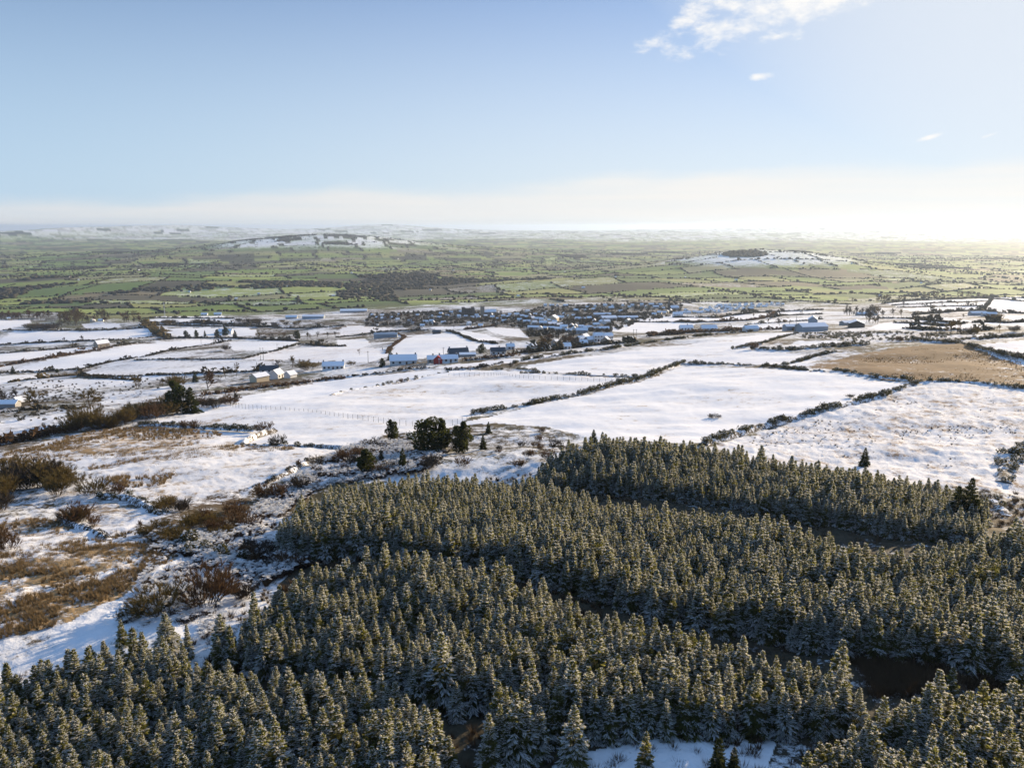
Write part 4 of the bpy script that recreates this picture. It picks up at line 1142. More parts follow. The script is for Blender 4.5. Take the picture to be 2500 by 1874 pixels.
for label, reg, pts, h, d, mat, tr in (
 ('dark hedge below the far left snow field', R1, [(-60, 800), (100, 790), (400, 776), (560, 770), (740, 762), (900, 754), (1000, 742)], 2.2, 1.2, 'hedge', 0.03),
 ('upper dark hedge of the far left snow field', R1, [(20, 700), (200, 704), (400, 704), (600, 704), (780, 696), (960, 686)], 2.0, 1.2, 'hedge', 0.05),
 ('hedge running left from the stone house', R1, [(-60, 856), (150, 838), (350, 826), (520, 808), (640, 795)], 2.0, 1.2, 'hedge', 0.04),
 ('brown hedge along the top of the long left snow field', R1, [(-60, 950), (60, 925), (200, 898), (300, 884), (450, 858), (600, 834), (720, 812)], 2.4, 1.3, 'twig_brown', 0.05),
 ('hedge running right from the stone house up the slope', R1, [(720, 808), (800, 796), (900, 780), (1000, 765), (1100, 758)], 2.0, 1.2, 'hedge', 0.04),
 ('dark hedge below the long left snow field', R1, [(-60, 985), (100, 972), (300, 966), (500, 952)], 2.2, 1.2, 'hedge', 0.05),
 ('hedge climbing beside the bluish left field', R1, [(500, 962), (600, 932), (700, 908), (800, 890), (860, 882), (960, 865), (1060, 840), (1200, 815), (1340, 795), (1480, 768)], 2.0, 1.2, 'hedge', 0.04),
 ('hedge along the top of the bluish left field', R1, [(860, 895), (1000, 890), (1150, 888), (1300, 889), (1450, 888), (1560, 886)], 1.5, 1.3, 'hedge', 0.0),
 ('hedge along the bottom of the bluish left field', R1, [(500, 990), (650, 998), (800, 1002), (950, 992), (1180, 985), (1400, 975), (1560, 970), (1700, 960)], 1.8, 1.1, 'hedge', 0.05),
 ('hedge between the rushy strip and the cream stubble field', R1, [(1560, 886), (1640, 866), (1720, 845), (1800, 828)], 1.7, 1.2, 'hedge', 0.0),
 ('hedge above the cream stubble field', R1, [(1800, 826), (1860, 808), (1930, 790), (2000, 794), (2100, 806), (2212, 806)], 2.0, 1.1, 'hedge', 0.03),
 ('dark hedge under the row of small conifers', R1, [(1060, 752), (1180, 752), (1320, 752), (1420, 752), (1500, 752), (1640, 758), (1760, 766), (1920, 772)], 2.2, 1.4, 'hedge', 0.04),
 ('tall brown hedge at the corner of the far left field', R1, [(930, 660), (970, 690), (1010, 720), (1050, 748), (1090, 752)], 4.0, 1.4, 'twig_olive', 0.1),
 ('upper dark scrub belt across the left middle distance', R1, [(900, 650), (1100, 654), (1300, 658), (1500, 666), (1640, 672), (1800, 682)], 3.0, 1.5, 'hedge', 0.06),
 ('second dark scrub belt below the far strip fields', R1, [(920, 668), (1150, 672), (1400, 676), (1640, 680), (1900, 690), (2100, 680), (2212, 672)], 2.6, 1.5, 'hedge', 0.05),
 ('thin hedge between the far strip fields', R1, [(920, 624), (1100, 622), (1300, 624), (1500, 626)], 2.0, 1.3, 'hedge', 0.05),
 ('hedge below the farmhouse with the dark roof', R4, [(1310, 275), (1450, 258), (1600, 240), (1800, 215), (2000, 190), (2212, 168)], 1.7, 1.2, 'twig_brown', 0.02),
 ('hedge winding round the oval snow field', R2, [(690, 706), (760, 725), (830, 758), (880, 776), (960, 780), (1010, 792)], 2.0, 1.3, 'hedge', 0.0),
 ('brown scrub hedge along the lane to the long barn', R2, [(300, 850), (330, 810), (370, 780), (420, 745), (360, 720)], 1.8, 1.0, 'twig_brown', 0.0),
 ('hedge behind the long barn', R2, [(-20, 748), (120, 735), (260, 712), (400, 705), (560, 700)], 2.0, 1.1, 'hedge', 0.03),
 ('brown field hedge beyond the dark shed', R2, [(800, 698), (880, 690), (950, 680), (990, 672)], 3.0, 1.5, 'twig_brown', 0.0),
 ('long brown hedge between the bungalow lane and the field', R2, [(800, 895), (900, 886), (1000, 878), (1120, 868)], 2.4, 1.5, 'twig_brown', 0.0),
 ('dark thorn hedge along the village edge slope', R2, [(1130, 860), (1300, 842), (1450, 822), (1560, 808), (1700, 795), (1900, 778)], 2.6, 1.3, 'hedge', 0.05),
 ('brown scrub hedge right of the village', R2, [(1980, 740), (2080, 730), (2212, 722), (2330, 715), (2500, 708), (2700, 702)], 3.2, 1.6, 'twig_brown', 0.0),
 ('hedge between the two flat snow fields right of the village', R2, [(1860, 648), (2000, 650), (2190, 650), (2300, 652)], 2.0, 1.3, 'hedge', 0.0),
 ('hedge below the housing estate', R3, [(-40, 620), (130, 618), (240, 622), (320, 608), (450, 592), (600, 582), (760, 576), (920, 570)], 2.4, 1.3, 'hedge', 0.06),
 ('clipped hedge of small dots across the right strip fields', R3, [(590, 622), (640, 608), (760, 604), (920, 598)], 2.0, 1.1, 'hedge', 0.02),
 ('dark hedge crossing the right strip fields', R3, [(0, 645), (160, 648), (300, 646), (430, 640), (520, 628), (590, 612), (610, 590)], 2.4, 1.4, 'twig_brown', 0.03),
 ('thin lower hedge among the right strip fields', R3, [(430, 662), (560, 656), (700, 648), (820, 640), (920, 628)], 1.6, 0.9, 'hedge', 0.05),
 ('hedge above the right barns', R3, [(300, 702), (450, 702), (600, 698), (700, 696), (760, 705)], 2.4, 1.4, 'twig_brown', 0.0),
 ('hedge climbing to the brow at the far right', R3, [(1945, 572), (1970, 545), (2000, 510), (2020, 486)], 3.2, 1.5, 'hedge', 0.0),
 ('top dark hedge on the far right brow', R3, [(1300, 530), (1450, 515), (1600, 508), (1800, 500), (2000, 492)], 2.6, 1.4, 'hedge', 0.05),
 ('second hedge down from the far right brow', R3, [(1360, 540), (1550, 530), (1700, 524), (1850, 520), (1990, 514)], 2.2, 1.3, 'hedge', 0.03),
 ('third hedge down from the far right brow', R3, [(1400, 556), (1550, 552), (1700, 548), (1850, 546), (1945, 545)], 2.2, 1.3, 'hedge', 0.05),
 ('hedge at the bottom of the far right brow fields', R3, [(1500, 604), (1650, 590), (1800, 580), (1940, 572), (2050, 590), (2212, 594)], 2.4, 1.2, 'hedge', 0.06),
 ('curving hedge below the right wood', R3, [(1280, 622), (1440, 626), (1560, 636), (1700, 650), (1820, 660)], 2.2, 1.3, 'hedge', 0.03),
 ('hedge between the lower right snow strips', R3, [(1380, 654), (1500, 658), (1620, 668), (1700, 676), (1830, 660)], 2.0, 1.3, 'hedge', 0.03),
 ('thorn hedge at the far right margin', R3, [(1880, 654), (2000, 650), (2100, 655), (2212, 650), (2300, 646)], 2.4, 1.2, 'hedge', 0.05),
 ('scrubby hedge behind the heather at right', R3, [(1430, 690), (1560, 698), (1700, 702), (1850, 700), (2000, 700)], 2.2, 1.1, 'hedge', 0.02),
 ('hedge below the barn by the left edge', R4, [(-40, 400), (100, 385), (250, 372), (400, 360), (500, 372)], 1.6, 1.0, 'hedge', 0.02),
 ('brown scrub strip at the left edge above the rushy field', R4, [(-60, 600), (80, 575), (200, 555), (320, 528), (420, 510), (520, 490)], 2.6, 1.5, 'twig_brown', 0.0),
 ('hedge left of the twin dark conifers', R4, [(60, 195), (200, 175), (350, 160), (480, 150)], 2.0, 1.2, 'twig_olive', 0.03),
 ('thin hedge crossing the rough ground at left', R4, [(500, 150), (650, 165), (780, 178), (900, 180)], 1.6, 1.0, 'hedge', 0.03),
):
    far_hedge(label, reg, pts, h, d, mat, 0.8 if reg in (R4, R5) else 1.1, tr)

# ------------------------------------------------------------------ single trees and shrubs
def plant(name, meshes, names, px, py, hpx, label, cat, proto_h, group=None, wide=1.0, lean=0.0, sink=0.1):
    p = at([px], [py])[0]
    s = (1.18 if name == 'pine_tree' else 1.0) * hpx * math.hypot(p[0], p[1], ZC - G(*p)) / FPX / proto_h
    t = thing(name, label, cat, (p[0], p[1], G(*p) - sink * s), random.uniform(0, 6.28), (s * wide, s * wide, s), group)
    for nm, me in zip(names, meshes):
        c_ = link(nm, me, t)
        if nm == 'snow_cover':
            c_['kind'] = 'stuff'
    return t
def Zp(reg, x, y):
    return reg[0] + x / reg[2], reg[1] + y / reg[2]
T3, T2, S2 = ('trunk', 'crown', 'snow_cover'), ('trunk', 'crown'), ('stems', 'crown')
for reg, x, y, h, kind, w, label in (
 (R5, 335, 562, 112, 'pine1', 0.9, 'dark bushy pine left of the big pine clump above the plantation'),
 (R5, 560, 645, 195, 'pine0', 1.0, 'biggest broad dark pine on the mound above the plantation'),
 (R5, 645, 640, 180, 'pine2', 0.9, 'slender dark pine tucked against the right of the biggest pine'),
 (R5, 785, 640, 165, 'pine1', 1.0, 'broad dark pine right of the biggest pine'),
 (R5, 955, 518, 78, 'spr0', 1.0, 'small pointed conifer against the bright field above the mound'),
 (R5, 920, 622, 98, 'spr1', 1.0, 'small snow-flecked conifer just right of the broad pines'),
 (R5, 1630, 592, 104, 'spr2', 1.0, 'lone dark conifer at the left end of the upper plantation block'),
 (R5, 175, 775, 132, 'pine2', 1.1, 'dark rounded evergreen in the blue shade below the mound'),
 (R5, 405, 742, 135, 'spr0', 0.95, 'dark pointed conifer in the shaded hollow'),
 (R5, 265, 702, 82, 'spr1', 1.0, 'little conifer between the rounded evergreen and the pointed one'),
 (R6, 1185, 728, 115, 'spr2', 1.05, 'lone dark conifer standing on the hummocky snow behind the plantation'),
 (R9, 1845, 500, 300, 'spr0', 0.95, 'tall dark conifer at the right end of the upper plantation block'),
 (R9, 1770, 490, 250, 'spr1', 0.95, 'dark conifer just left of the tall one at the plantation end'),
 (R9, 2090, 700, 190, 'spr2', 0.95, 'shadowed conifer at the right margin of the plantation'),
 (R4, 1140, 392, 165, 'pine1', 0.95, 'left one of the twin dark conifers in the brown thicket'),
 (R4, 1232, 385, 160, 'spr1', 1.25, 'right one of the twin dark conifers in the brown thicket'),
 (R2, 325, 892, 72, 'spr0', 1.2, 'tall dark conifer behind the white bungalow'),
 (R2, 366, 886, 46, 'spr2', 1.2, 'shorter conifer right of the tall one behind the bungalow'),
 (R2, 270, 940, 50, 'pine2', 1.0, 'dark evergreen at the left gable of the bungalow'),
 (V5, 270, 412, 62, 'pine1', 1.0, 'leftmost small conifer of the row above the far hedge'),
 (V5, 400, 418, 70, 'pine2', 0.9, 'second small conifer from the left in the row above the far hedge'),
 (V5, 505, 405, 70, 'spr1', 1.0, 'third small conifer from the left in the row above the far hedge'),
 (V5, 655, 415, 75, 'pine2', 1.0, 'conifer left of the white house in the far conifer row'),
 (V5, 755, 400, 92, 'pine1', 0.9, 'tallest conifer in front of the white house in the far row'),
 (V5, 875, 430, 100, 'spr2', 1.2, 'conifer right of the white house in the far row'),
 (V5, 385, 965, 115, 'spr0', 1.3, 'dark conifer among the brown trees left of the farmyard'),
 (V5, 1640, 440, 90, 'pine1', 1.0, 'dark evergreen in the far tree row right of the white house'),
 (V6, 170, 905, 90, 'spr2', 1.2, 'dark conifer on the hedge near the left edge'),
 (V6, 735, 895, 40, 'pine2', 1.0, 'small evergreen bush on the hedge below the long left field'),
 (V1, 1815, 700, 105, 'pine0', 0.95, 'rounded ivy-dark tree right of the dark-roofed farmhouse'),
):
    k = int(kind[-1])
    if kind.startswith('pine'):
        plant('pine_tree', PINE[k], T3, *Zp(reg, x, y), h / reg[2], label, 'pine', 6.8, None, w)
    else:
        plant('conifer', DARKSPR[k], T3, *Zp(reg, x, y), h / reg[2], label, 'conifer', 6.5, None, w)

# loose trees in front of the blocks
for reg, x, y, h, me, w, label, nm in (
 (R11, 960, 1190, 330, SPRUCE_ME[3], 1.15, 'green sunlit young spruce in the clearing at the bottom of the picture', 'spruce_tree'),
 (R11, 1500, 1130, 430, FROSTED, 1.0, 'heavily frosted blue-white spruce at the bottom centre', 'spruce_tree'),
 (R11, 1960, 1170, 300, SPRUCE_ME[3], 1.0, 'sunlit yellow-green spruce by the snowy bank at the bottom', 'spruce_tree'),
 (R12, 240, 1180, 270, DARKSPR[1], 0.9, 'dark green small conifer on the snowy bank at the bottom', 'conifer'),
 (R12, 340, 1170, 200, DARKSPR[2], 0.9, 'shorter green conifer beside the one on the bottom snowy bank', 'conifer'),
 (R12, 1020, 640, 330, SPRUCE_ME[1], 1.1, 'tall sunlit spruce at the right tip of the front centre block', 'spruce_tree'),
 (R12, 1130, 900, 290, FROSTED, 0.95, 'snow-laden spruce below the tip of the front centre block', 'spruce_tree'),
 (R12, 1730, 720, 240, SPRUCE_ME[3], 1.1, 'green topped spruce rising at the edge of the dark clearing', 'spruce_tree'),
 (R12, 880, 880, 210, DARKSPR[0], 0.8, 'narrow green conifer in front of the snowy spruce wall', 'conifer'),
 (R10, 1080, 380, 270, SPRUCE_ME[2], 1.25, 'big sunlit snowy spruce standing alone above the front left block', 'spruce_tree'),
 (R10, 790, 320, 160, SPRUCE_ME[3], 1.1, 'spruce at the upper tip of the front left block', 'spruce_tree'),
 (R10, 1215, 400, 210, SPRUCE_ME[0], 0.7, 'thin spruce right of the big sunlit one above the front left block', 'spruce_tree'),
 (R10, 1430, 380, 250, SPRUCE_ME[4], 1.2, 'snowy spruce standing left of the middle left block', 'spruce_tree'),
):
    plant(nm, me, T3, *Zp(reg, x, y), h / reg[2], label, 'spruce' if nm[0] == 's' else 'conifer', 6.4, None, w)

for reg, x, y, h, sort, kind, w, label in (
 (R4, 1785, 602, 84, 'S', 'grey', 0.85, 'lone round bare bush standing at the edge of the central field'),
 (R4, 1700, 508, 70, 'S', 'brown', 1.1, 'bare bush at the corner of the snow-capped wall'),
 (R4, 1250, 488, 54, 'S', 'brown', 1.0, 'right brown bush on the rounded gorse row'),
 (R4, 1182, 484, 50, 'S', 'brown', 1.0, 'left brown bush on the rounded gorse row'),
 (R4, 590, 365, 155, 'T', 'olive', 1.15, 'tall olive tree at the top of the left hedge line'),
 (R4, 555, 452, 125, 'S', 'olive', 1.0, 'olive thicket tree below the tall one on the left hedge line'),
 (R4, 215, 372, 150, 'T', 'olive', 1.2, 'broad olive tree beside the left edge barn'),
 (R4, 885, 242, 88, 'T', 'olive', 1.0, 'bare tree standing alone in the rough snow at left'),
 (R4, 1048, 216, 56, 'T', 'grey', 1.0, 'small bare tree left of the brown farm trees'),
 (R4, 1140, 225, 78, 'S', 'olive', 1.2, 'olive scrub tree left of the brown round tree'),
 (R4, 1340, 240, 130, 'T', 'brown', 1.3, 'round brown bare tree left of the farmyard'),
 (R4, 30, 345, 125, 'T', 'grey', 1.0, 'pale bare tree behind the barn at the left edge'),
 (R4, 110, 320, 90, 'T', 'grey', 1.0, 'thin bare tree left of the broad olive tree'),
 (R4, 1520, 335, 90, 'T', 'grey', 0.9, 'thin bare tree at the right end of the brown thicket'),
 (R2, 1090, 952, 62, 'T', 'grey', 0.8, 'windswept bare tree alone on the field bank'),
 (R2, 838, 972, 44, 'T', 'brown', 1.0, 'small twisted tree on the bank left of the windswept tree'),
 (R2, 945, 950, 44, 'T', 'grey', 1.0, 'small bare tree between the twisted and the windswept tree'),
 (R5, 392, 194, 30, 'S', 'brown', 1.0, 'round reddish bush alone in the field below the bungalow'),
 (V3, 1005, 800, 95, 'S', 'brown', 0.9, 'dark bush throwing a long shadow on the upper snow field'),
 (V1, 250, 715, 72, 'T', 'brown', 0.9, 'small brown tree in the cream stubble field corner'),
 (V1, 548, 672, 60, 'T', 'grey', 0.6, 'thin dark tree beside the barn lane'),
 (V1, 955, 760, 62, 'T', 'grey', 1.1, 'bare tree behind the bungalow roof'),
 (V1, 1220, 765, 52, 'S', 'brown', 1.3, 'brown bush left of the dark-roofed farmhouse'),
 (V1, 1370, 740, 45, 'S', 'grey', 0.9, 'small dark bush at the gable of the dark-roofed farmhouse'),
 (V1, 150, 850, 65, 'S', 'olive', 1.2, 'olive bush left of the bungalow drive'),
 (V1, 1465, 378, 36, 'T', 'grey', 0.9, 'tiny bare tree in the white field below the village'),
 (V6, 835, 498, 62, 'T', 'grey', 1.0, 'bare tree left of the ivy tree on the far left field hedge'),
 (V6, 1055, 500, 92, 'T', 'grey', 0.9, 'ivy-clad bare tree on the far left field hedge'),
 (V6, 1685, 715, 50, 'T', 'grey', 0.9, 'small leaning tree at the corner of the bluish field'),
 (V6, 1775, 1110, 150, 'T', 'olive', 1.0, 'olive bare tree alone on the rough snow at left'),
 (V6, 2095, 1060, 100, 'T', 'grey', 1.0, 'dark bare tree right of the lone olive tree'),
 (V5, 555, 1000, 185, 'T', 'brown', 1.2, 'big brown round tree among the scrub left of the farmyard'),
 (V5, 120, 1010, 120, 'S', 'olive', 1.2, 'olive thicket left of the dark conifer'),
 (V5, 760, 920, 130, 'T', 'olive', 0.8, 'upright olive tree in front of the bluish field'),
 (V5, 890, 905, 160, 'T', 'olive', 0.7, 'narrow tall tree in front of the bluish field'),
 (V5, 1185, 845, 90, 'T', 'olive', 1.1, 'round ivy tree above the dark farmhouse roof'),
 (V5, 1405, 800, 130, 'T', 'grey', 1.1, 'bare tree above the farmyard'),
 (V5, 1580, 790, 165, 'T', 'olive', 1.0, 'tall bare tree between farmyard and long bungalow'),
 (V5, 1770, 815, 130, 'S', 'olive', 1.5, 'wide olive scrub left of the long bungalow'),
 (V5, 770, 575, 65, 'S', 'grey', 1.2, 'dark bare scrub at the end of the field hedge'),
 (V5, 1180, 450, 110, 'T', 'olive', 1.0, 'olive tree at the left of the far tree row'),
 (V5, 1330, 445, 75, 'T', 'grey', 1.2, 'dark bare tree second in the far tree row'),
 (V5, 1470, 445, 85, 'T', 'brown', 0.9, 'brown bare tree third in the far tree row'),
 (V5, 1760, 450, 110, 'T', 'olive', 1.0, 'olive bare tree right of the evergreen in the far row'),
 (V5, 1880, 440, 85, 'T', 'grey', 1.0, 'grey bare tree near the right end of the far row'),
 (V5, 2010, 425, 80, 'T', 'grey', 1.0, 'last but one bare tree in the far row'),
 (V5, 2110, 420, 70, 'T', 'grey', 1.0, 'last bare tree at the right of the far row'),
 (V3, 1005, 390, 58, 'T', 'brown', 0.9, 'small round tree between the right strip fields'),
 (V3, 840, 440, 52, 'T', 'grey', 1.0, 'bare tree left of the round tree in the right strip fields'),
 (V3, 1190, 480, 82, 'T', 'grey', 0.6, 'narrow ivy tree on the lower strip field hedge'),
 (V3, 1330, 505, 125, 'T', 'grey', 0.9, 'tall bare tree on the lower strip field hedge'),
 (V3, 1400, 460, 46, 'S', 'olive', 0.9, 'round bush right of the tall bare strip field tree'),
 (V3, 1455, 500, 70, 'T', 'grey', 0.8, 'thin tree right of the round strip field bush'),
 (V3, 1615, 362, 50, 'T', 'olive', 1.0, 'small tree on the clipped dotted hedge'),
 (V3, 908, 515, 42, 'S', 'olive', 1.0, 'little round bush above the snowy shed roof'),
 (V3, 685, 520, 50, 'T', 'grey', 0.9, 'small bare tree right of the dark shrub block'),
 (V4, 735, 340, 70, 'T', 'grey', 1.0, 'bare tree on the upper brow strip'),
 (V4, 960, 340, 42, 'T', 'brown', 1.0, 'leaning brown tree on the middle brow strip'),
 (V4, 1200, 335, 38, 'T', 'brown', 1.0, 'small brown tree further along the middle brow strip'),
 (V4, 1390, 335, 42, 'T', 'brown', 1.0, 'forked brown tree at the right of the middle brow strip'),
 (V4, 1085, 420, 85, 'T', 'olive', 0.7, 'narrow ivy tree below the brow strips'),
 (V4, 1315, 680, 150, 'T', 'olive', 1.0, 'tall olive bare tree left in the right scrub clump'),
 (V4, 1390, 680, 160, 'T', 'olive', 0.9, 'tallest olive bare tree in the right scrub clump'),
 (V4, 1590, 690, 95, 'S', 'olive', 1.2, 'round scrub tree in the right scrub clump'),
 (V4, 1480, 690, 80, 'S', 'grey', 1.3, 'dark scrub in the middle of the right scrub clump'),
 (V4, 1910, 660, 100, 'T', 'olive', 0.9, 'bare olive tree standing right of the scrub clump'),
 (V4, 2090, 655, 75, 'S', 'grey', 1.4, 'dark thorn bush near the right edge'),
 (V4, 1460, 490, 60, 'T', 'olive', 1.0, 'bare tree above the curving right hedge'),
 (V4, 1850, 520, 90, 'S', 'olive', 1.4, 'olive scrub by the far right barns'),
 (V4, 690, 765, 50, 'S', 'brown', 1.6, 'flat brown bush above the brown moor'),
 (R7, 500, 215, 80, 'S', 'olive', 0.8, 'olive shrub left of the bramble bank'),
 (R7, 590, 280, 110, 'S', 'olive', 1.1, 'olive shrub in the middle left of the snow, right of the big thicket'),
 (R7, 745, 285, 82, 'S', 'brown', 1.0, 'brown shrub at the top of the bramble bank'),
 (R7, 50, 645, 160, 'S', 'brown', 0.7, 'thin reddish bare bush at the left edge'),
 (R7, 1325, 1000, 270, 'S', 'brown', 0.95, 'tall russet shrub left of the middle left spruces'),
 (R7, 1010, 1040, 190, 'S', 'olive', 1.15, 'wide russet-olive shrub in front of the tall russet one'),
 (R7, 815, 1095, 80, 'S', 'olive', 1.2, 'low olive shrub left of the wide russet-olive one'),
 (R7, 905, 520, 80, 'T', 'brown', 1.0, 'small bare tree at the left of the olive bank scrub'),
 (R7, 1700, 310, 105, 'S', 'brown', 1.0, 'brown bare shrub on the bank below the rushy field'),
 (R7, 1790, 305, 100, 'S', 'brown', 0.8, 'narrower brown shrub right of the bank shrub'),
 (R7, 1930, 250, 100, 'S', 'grey', 0.9, 'grey bare shrub in the shaded hollow'),
 (R7, 1915, 110, 70, 'T', 'brown', 0.8, 'thin bare tree above the shaded hollow'),
 (R7, 1560, 950, 110, 'S', 'grey', 1.2, 'dark bare shrub in the blue shade left of the spruces'),
 (R5, 200, 605, 60, 'S', 'grey', 1.6, 'dark bare shrub at the left foot of the pines'),
 (R5, 590, 740, 90, 'S', 'grey', 1.1, 'dark bare shrub in the blue hollow below the pines'),
 (R5, 1340, 680, 70, 'S', 'brown', 1.1, 'russet bare shrub left of the upper plantation block'),
 (R5, 1500, 690, 100, 'S', 'brown', 1.0, 'tall russet shrub against the upper plantation block'),
 (R5, 1150, 740, 60, 'S', 'brown', 1.1, 'low russet shrub above the big central block'),
):
    if sort == 'T':
        plant('bare_tree', random.choice(TREE[kind]), T2, *Zp(reg, x, y), h / reg[2], label, 'tree', 7.6, None, w)
    else:
        plant('bare_shrub', random.choice(SHRUB[kind]), S2, *Zp(reg, x, y), h / reg[2], label, 'shrub', 4.1, None, w)

for reg, x, y, h, label in ((R6, 225, 424, 34, 'dead branch lying on the lower part of the bright snow field'), (R6, 1092, 290, 24, 'small dead branch on the upper right of the bright snow field')):
    plant('dead_branch', random.choice(SHRUB['grey']), S2, *Zp(reg, x, y), h / reg[2], label, 'branch', 4.1, None, 1.6)

# thickets: shrubs standing so close that only the thicket can be pointed to
def thicket(label, group, reg, poly, n, hpx, kinds, sort='S', wide=1.0, hv=0.3):
    p = trace(reg, poly, 8.0, True)
    mn, mx = p.min(0), p.max(0)
    pts = []
    tries = 0
    while len(pts) < n and tries < 4000:
        tries += 1
        c = np.array([random.uniform(mn[0], mx[0]), random.uniform(mn[1], mx[1])])
        if not inside(np.array([c[0]]), np.array([c[1]]), p)[0]:
            continue
        d = math.hypot(c[0], c[1], ZC - G(*c))
        h = hpx / reg[2] * d / FPX * random.uniform(1 - hv, 1 + hv)
        if any(math.hypot(c[0] - a, c[1] - b) < 0.33 * min(h, g) for a, b, g in pts):
            continue
        pts.append((c[0], c[1], h))
    for (x, y, h) in pts:
        kind = random.choice(kinds)
        me, ph, nm = (random.choice(SHRUB[kind]), 4.1, S2) if sort == 'S' else (random.choice(TREE[kind]), 7.6, T2)
        s = h / ph
        t = thing('bare_shrub' if sort == 'S' else 'bare_tree', label, 'shrub' if sort == 'S' else 'tree', (x, y, G(x, y) - 0.1 * s), random.uniform(0, 6.28), (s * wide, s * wide, s), group)
        for n_, m_ in zip(nm, me):
            link(n_, m_, t)
thicket('olive-brown bare shrub in the big thicket at the left edge', 'shrubs of the left edge thicket', R7, [(-60, 230), (60, 200), (250, 190), (400, 210), (430, 260), (330, 300), (330, 400), (200, 420), (50, 400), (-60, 330)], 15, 140, ['olive', 'olive', 'grey'])
thicket('olive bare shrub in the curved strip below the left thicket', 'shrubs of the curved strip', R7, [(380, 450), (480, 440), (600, 450), (650, 500), (600, 530), (450, 480)], 5, 90, ['olive', 'brown'])
thicket('brown shrub in the long thicket left of the twin dark conifers', 'shrubs of the long brown thicket', R4, [(430, 530), (520, 470), (700, 470), (850, 435), (1000, 400), (1090, 385), (1080, 410), (900, 455), (700, 495), (560, 520)], 20, 95, ['olive', 'olive', 'brown'])
thicket('brown shrub right of the twin dark conifers', 'shrubs right of the twin conifers', R4, [(1280, 350), (1350, 330), (1500, 325), (1500, 345), (1300, 365)], 6, 60, ['brown', 'grey'])
thicket('russet bramble shrub on the bank left of the plantation', 'brambles left of the plantation', R7, [(1180, 480), (1300, 430), (1420, 400), (1560, 400), (1640, 470), (1600, 540), (1400, 560), (1250, 540)], 14, 80, ['brown', 'brown', 'olive'])
thicket('olive scrub shrub on the long low bank', 'scrub on the long low bank', R7, [(820, 560), (900, 530), (1050, 520), (1240, 560), (1240, 620), (1050, 590), (900, 590)], 12, 60, ['olive'], wide=1.3)
thicket('dark bare shrub in the shaded gap beside the plantation', 'shrubs of the shaded gap', R7, [(1500, 640), (1650, 620), (1850, 640), (2000, 680), (1950, 740), (1700, 740), (1550, 720)], 12, 80, ['grey', 'brown'])
thicket('grey bare shrub on the snowy hollow below the rushy field', 'shrubs of the snowy hollow', R7, [(960, 400), (1050, 350), (1200, 340), (1240, 400), (1100, 430)], 6, 80, ['grey', 'olive'])
thicket('brown bare shrub along the shaded slope under the pines', 'shrubs of the shaded slope', R5, [(-200, 720), (0, 680), (180, 650), (260, 720), (500, 720), (800, 680), (900, 720), (600, 780), (300, 800), (0, 780), (-150, 800)], 16, 62, ['grey', 'brown'])
thicket('russet low shrub on the snowy mound right of the pines', 'shrubs of the snowy mound', R5, [(850, 560), (1000, 540), (1200, 500), (1400, 520), (1550, 600), (1450, 660), (1200, 700), (950, 680)], 16, 38, ['brown', 'brown', 'grey'])
thicket('olive-brown tree of the small wood on the left brow', 'trees of the left brow wood', V6, [(680, 260), (750, 200), (1000, 200), (1100, 240), (1020, 340), (800, 330)], 18, 120, ['olive', 'olive', 'brown'], 'T', 1.2)
thicket('brown tree in the belt right of the left brow wood', 'trees of the left brow belt', V6, [(1100, 230), (1300, 210), (1600, 225), (1850, 230), (1850, 250), (1400, 248), (1120, 250)], 18, 100, ['olive', 'brown', 'grey'], 'T', 1.2)
thicket('low olive scrub on the left brow', 'scrub of the left brow', V6, [(200, 320), (400, 300), (700, 320), (800, 350), (400, 350), (200, 350)], 12, 60, ['olive', 'grey'], 'S', 1.3)
thicket('russet far tree in the wood behind the left brow', 'trees behind the left brow', V6, [(-100, 190), (200, 170), (600, 160), (700, 180), (400, 205), (0, 215)], 26, 75, ['brown'], 'T', 1.6)
thicket('brown tree in the copse below the village', 'trees of the copse below the village', V2, [(280, 570), (420, 530), (600, 520), (760, 560), (830, 620), (640, 650), (400, 640), (300, 620)], 18, 90, ['brown', 'olive'], 'T', 1.3)
thicket('bare tree in the grove right of the copse', 'trees of the grove by the village', V2, [(680, 500), (800, 500), (930, 600), (840, 640), (740, 590)], 8, 85, ['brown', 'grey'], 'T', 1.2)
thicket('dark bare tree among the roofs of the village', 'trees among the village roofs', V2, [(0, 330), (300, 300), (700, 290), (1000, 320), (1350, 310), (1300, 250), (1000, 190), (700, 180), (400, 170), (0, 240)], 26, 62, ['grey', 'grey', 'olive'], 'T', 1.3)
thicket('bare tree at the left end of the village', 'trees at the left end of the village', V1, [(380, 330), (700, 330), (1000, 350), (1150, 330), (1000, 250), (800, 240), (500, 270)], 22, 70, ['grey', 'brown', 'grey'], 'T', 1.3)
thicket('tree in the belt below the ruined castle', 'trees below the ruined castle', V1, [(1550, 330), (1700, 320), (1900, 310), (2100, 320), (2200, 330), (2100, 290), (1700, 290)], 18, 62, ['grey', 'olive'], 'T', 1.2)
thicket('dark trunked tree in the right wood by the farm', 'trees of the right farm wood', V4, [(0, 420), (200, 410), (400, 430), (700, 450), (720, 470), (500, 475), (200, 470), (0, 450)], 26, 105, ['grey', 'olive', 'grey'], 'T', 0.9)
thicket('bare tree in the clump by the right barns', 'trees of the right barn clump', V4, [(200, 540), (300, 520), (450, 530), (460, 560), (300, 560)], 7, 110, ['grey', 'olive'], 'T', 0.9)
thicket('bare tree in the belt on the right brow', 'trees of the right brow belt', V4, [(0, 290), (300, 285), (600, 260), (1000, 235), (1250, 228), (1250, 240), (900, 260), (500, 290), (200, 305), (0, 305)], 24, 62, ['grey', 'olive'], 'T', 1.3)
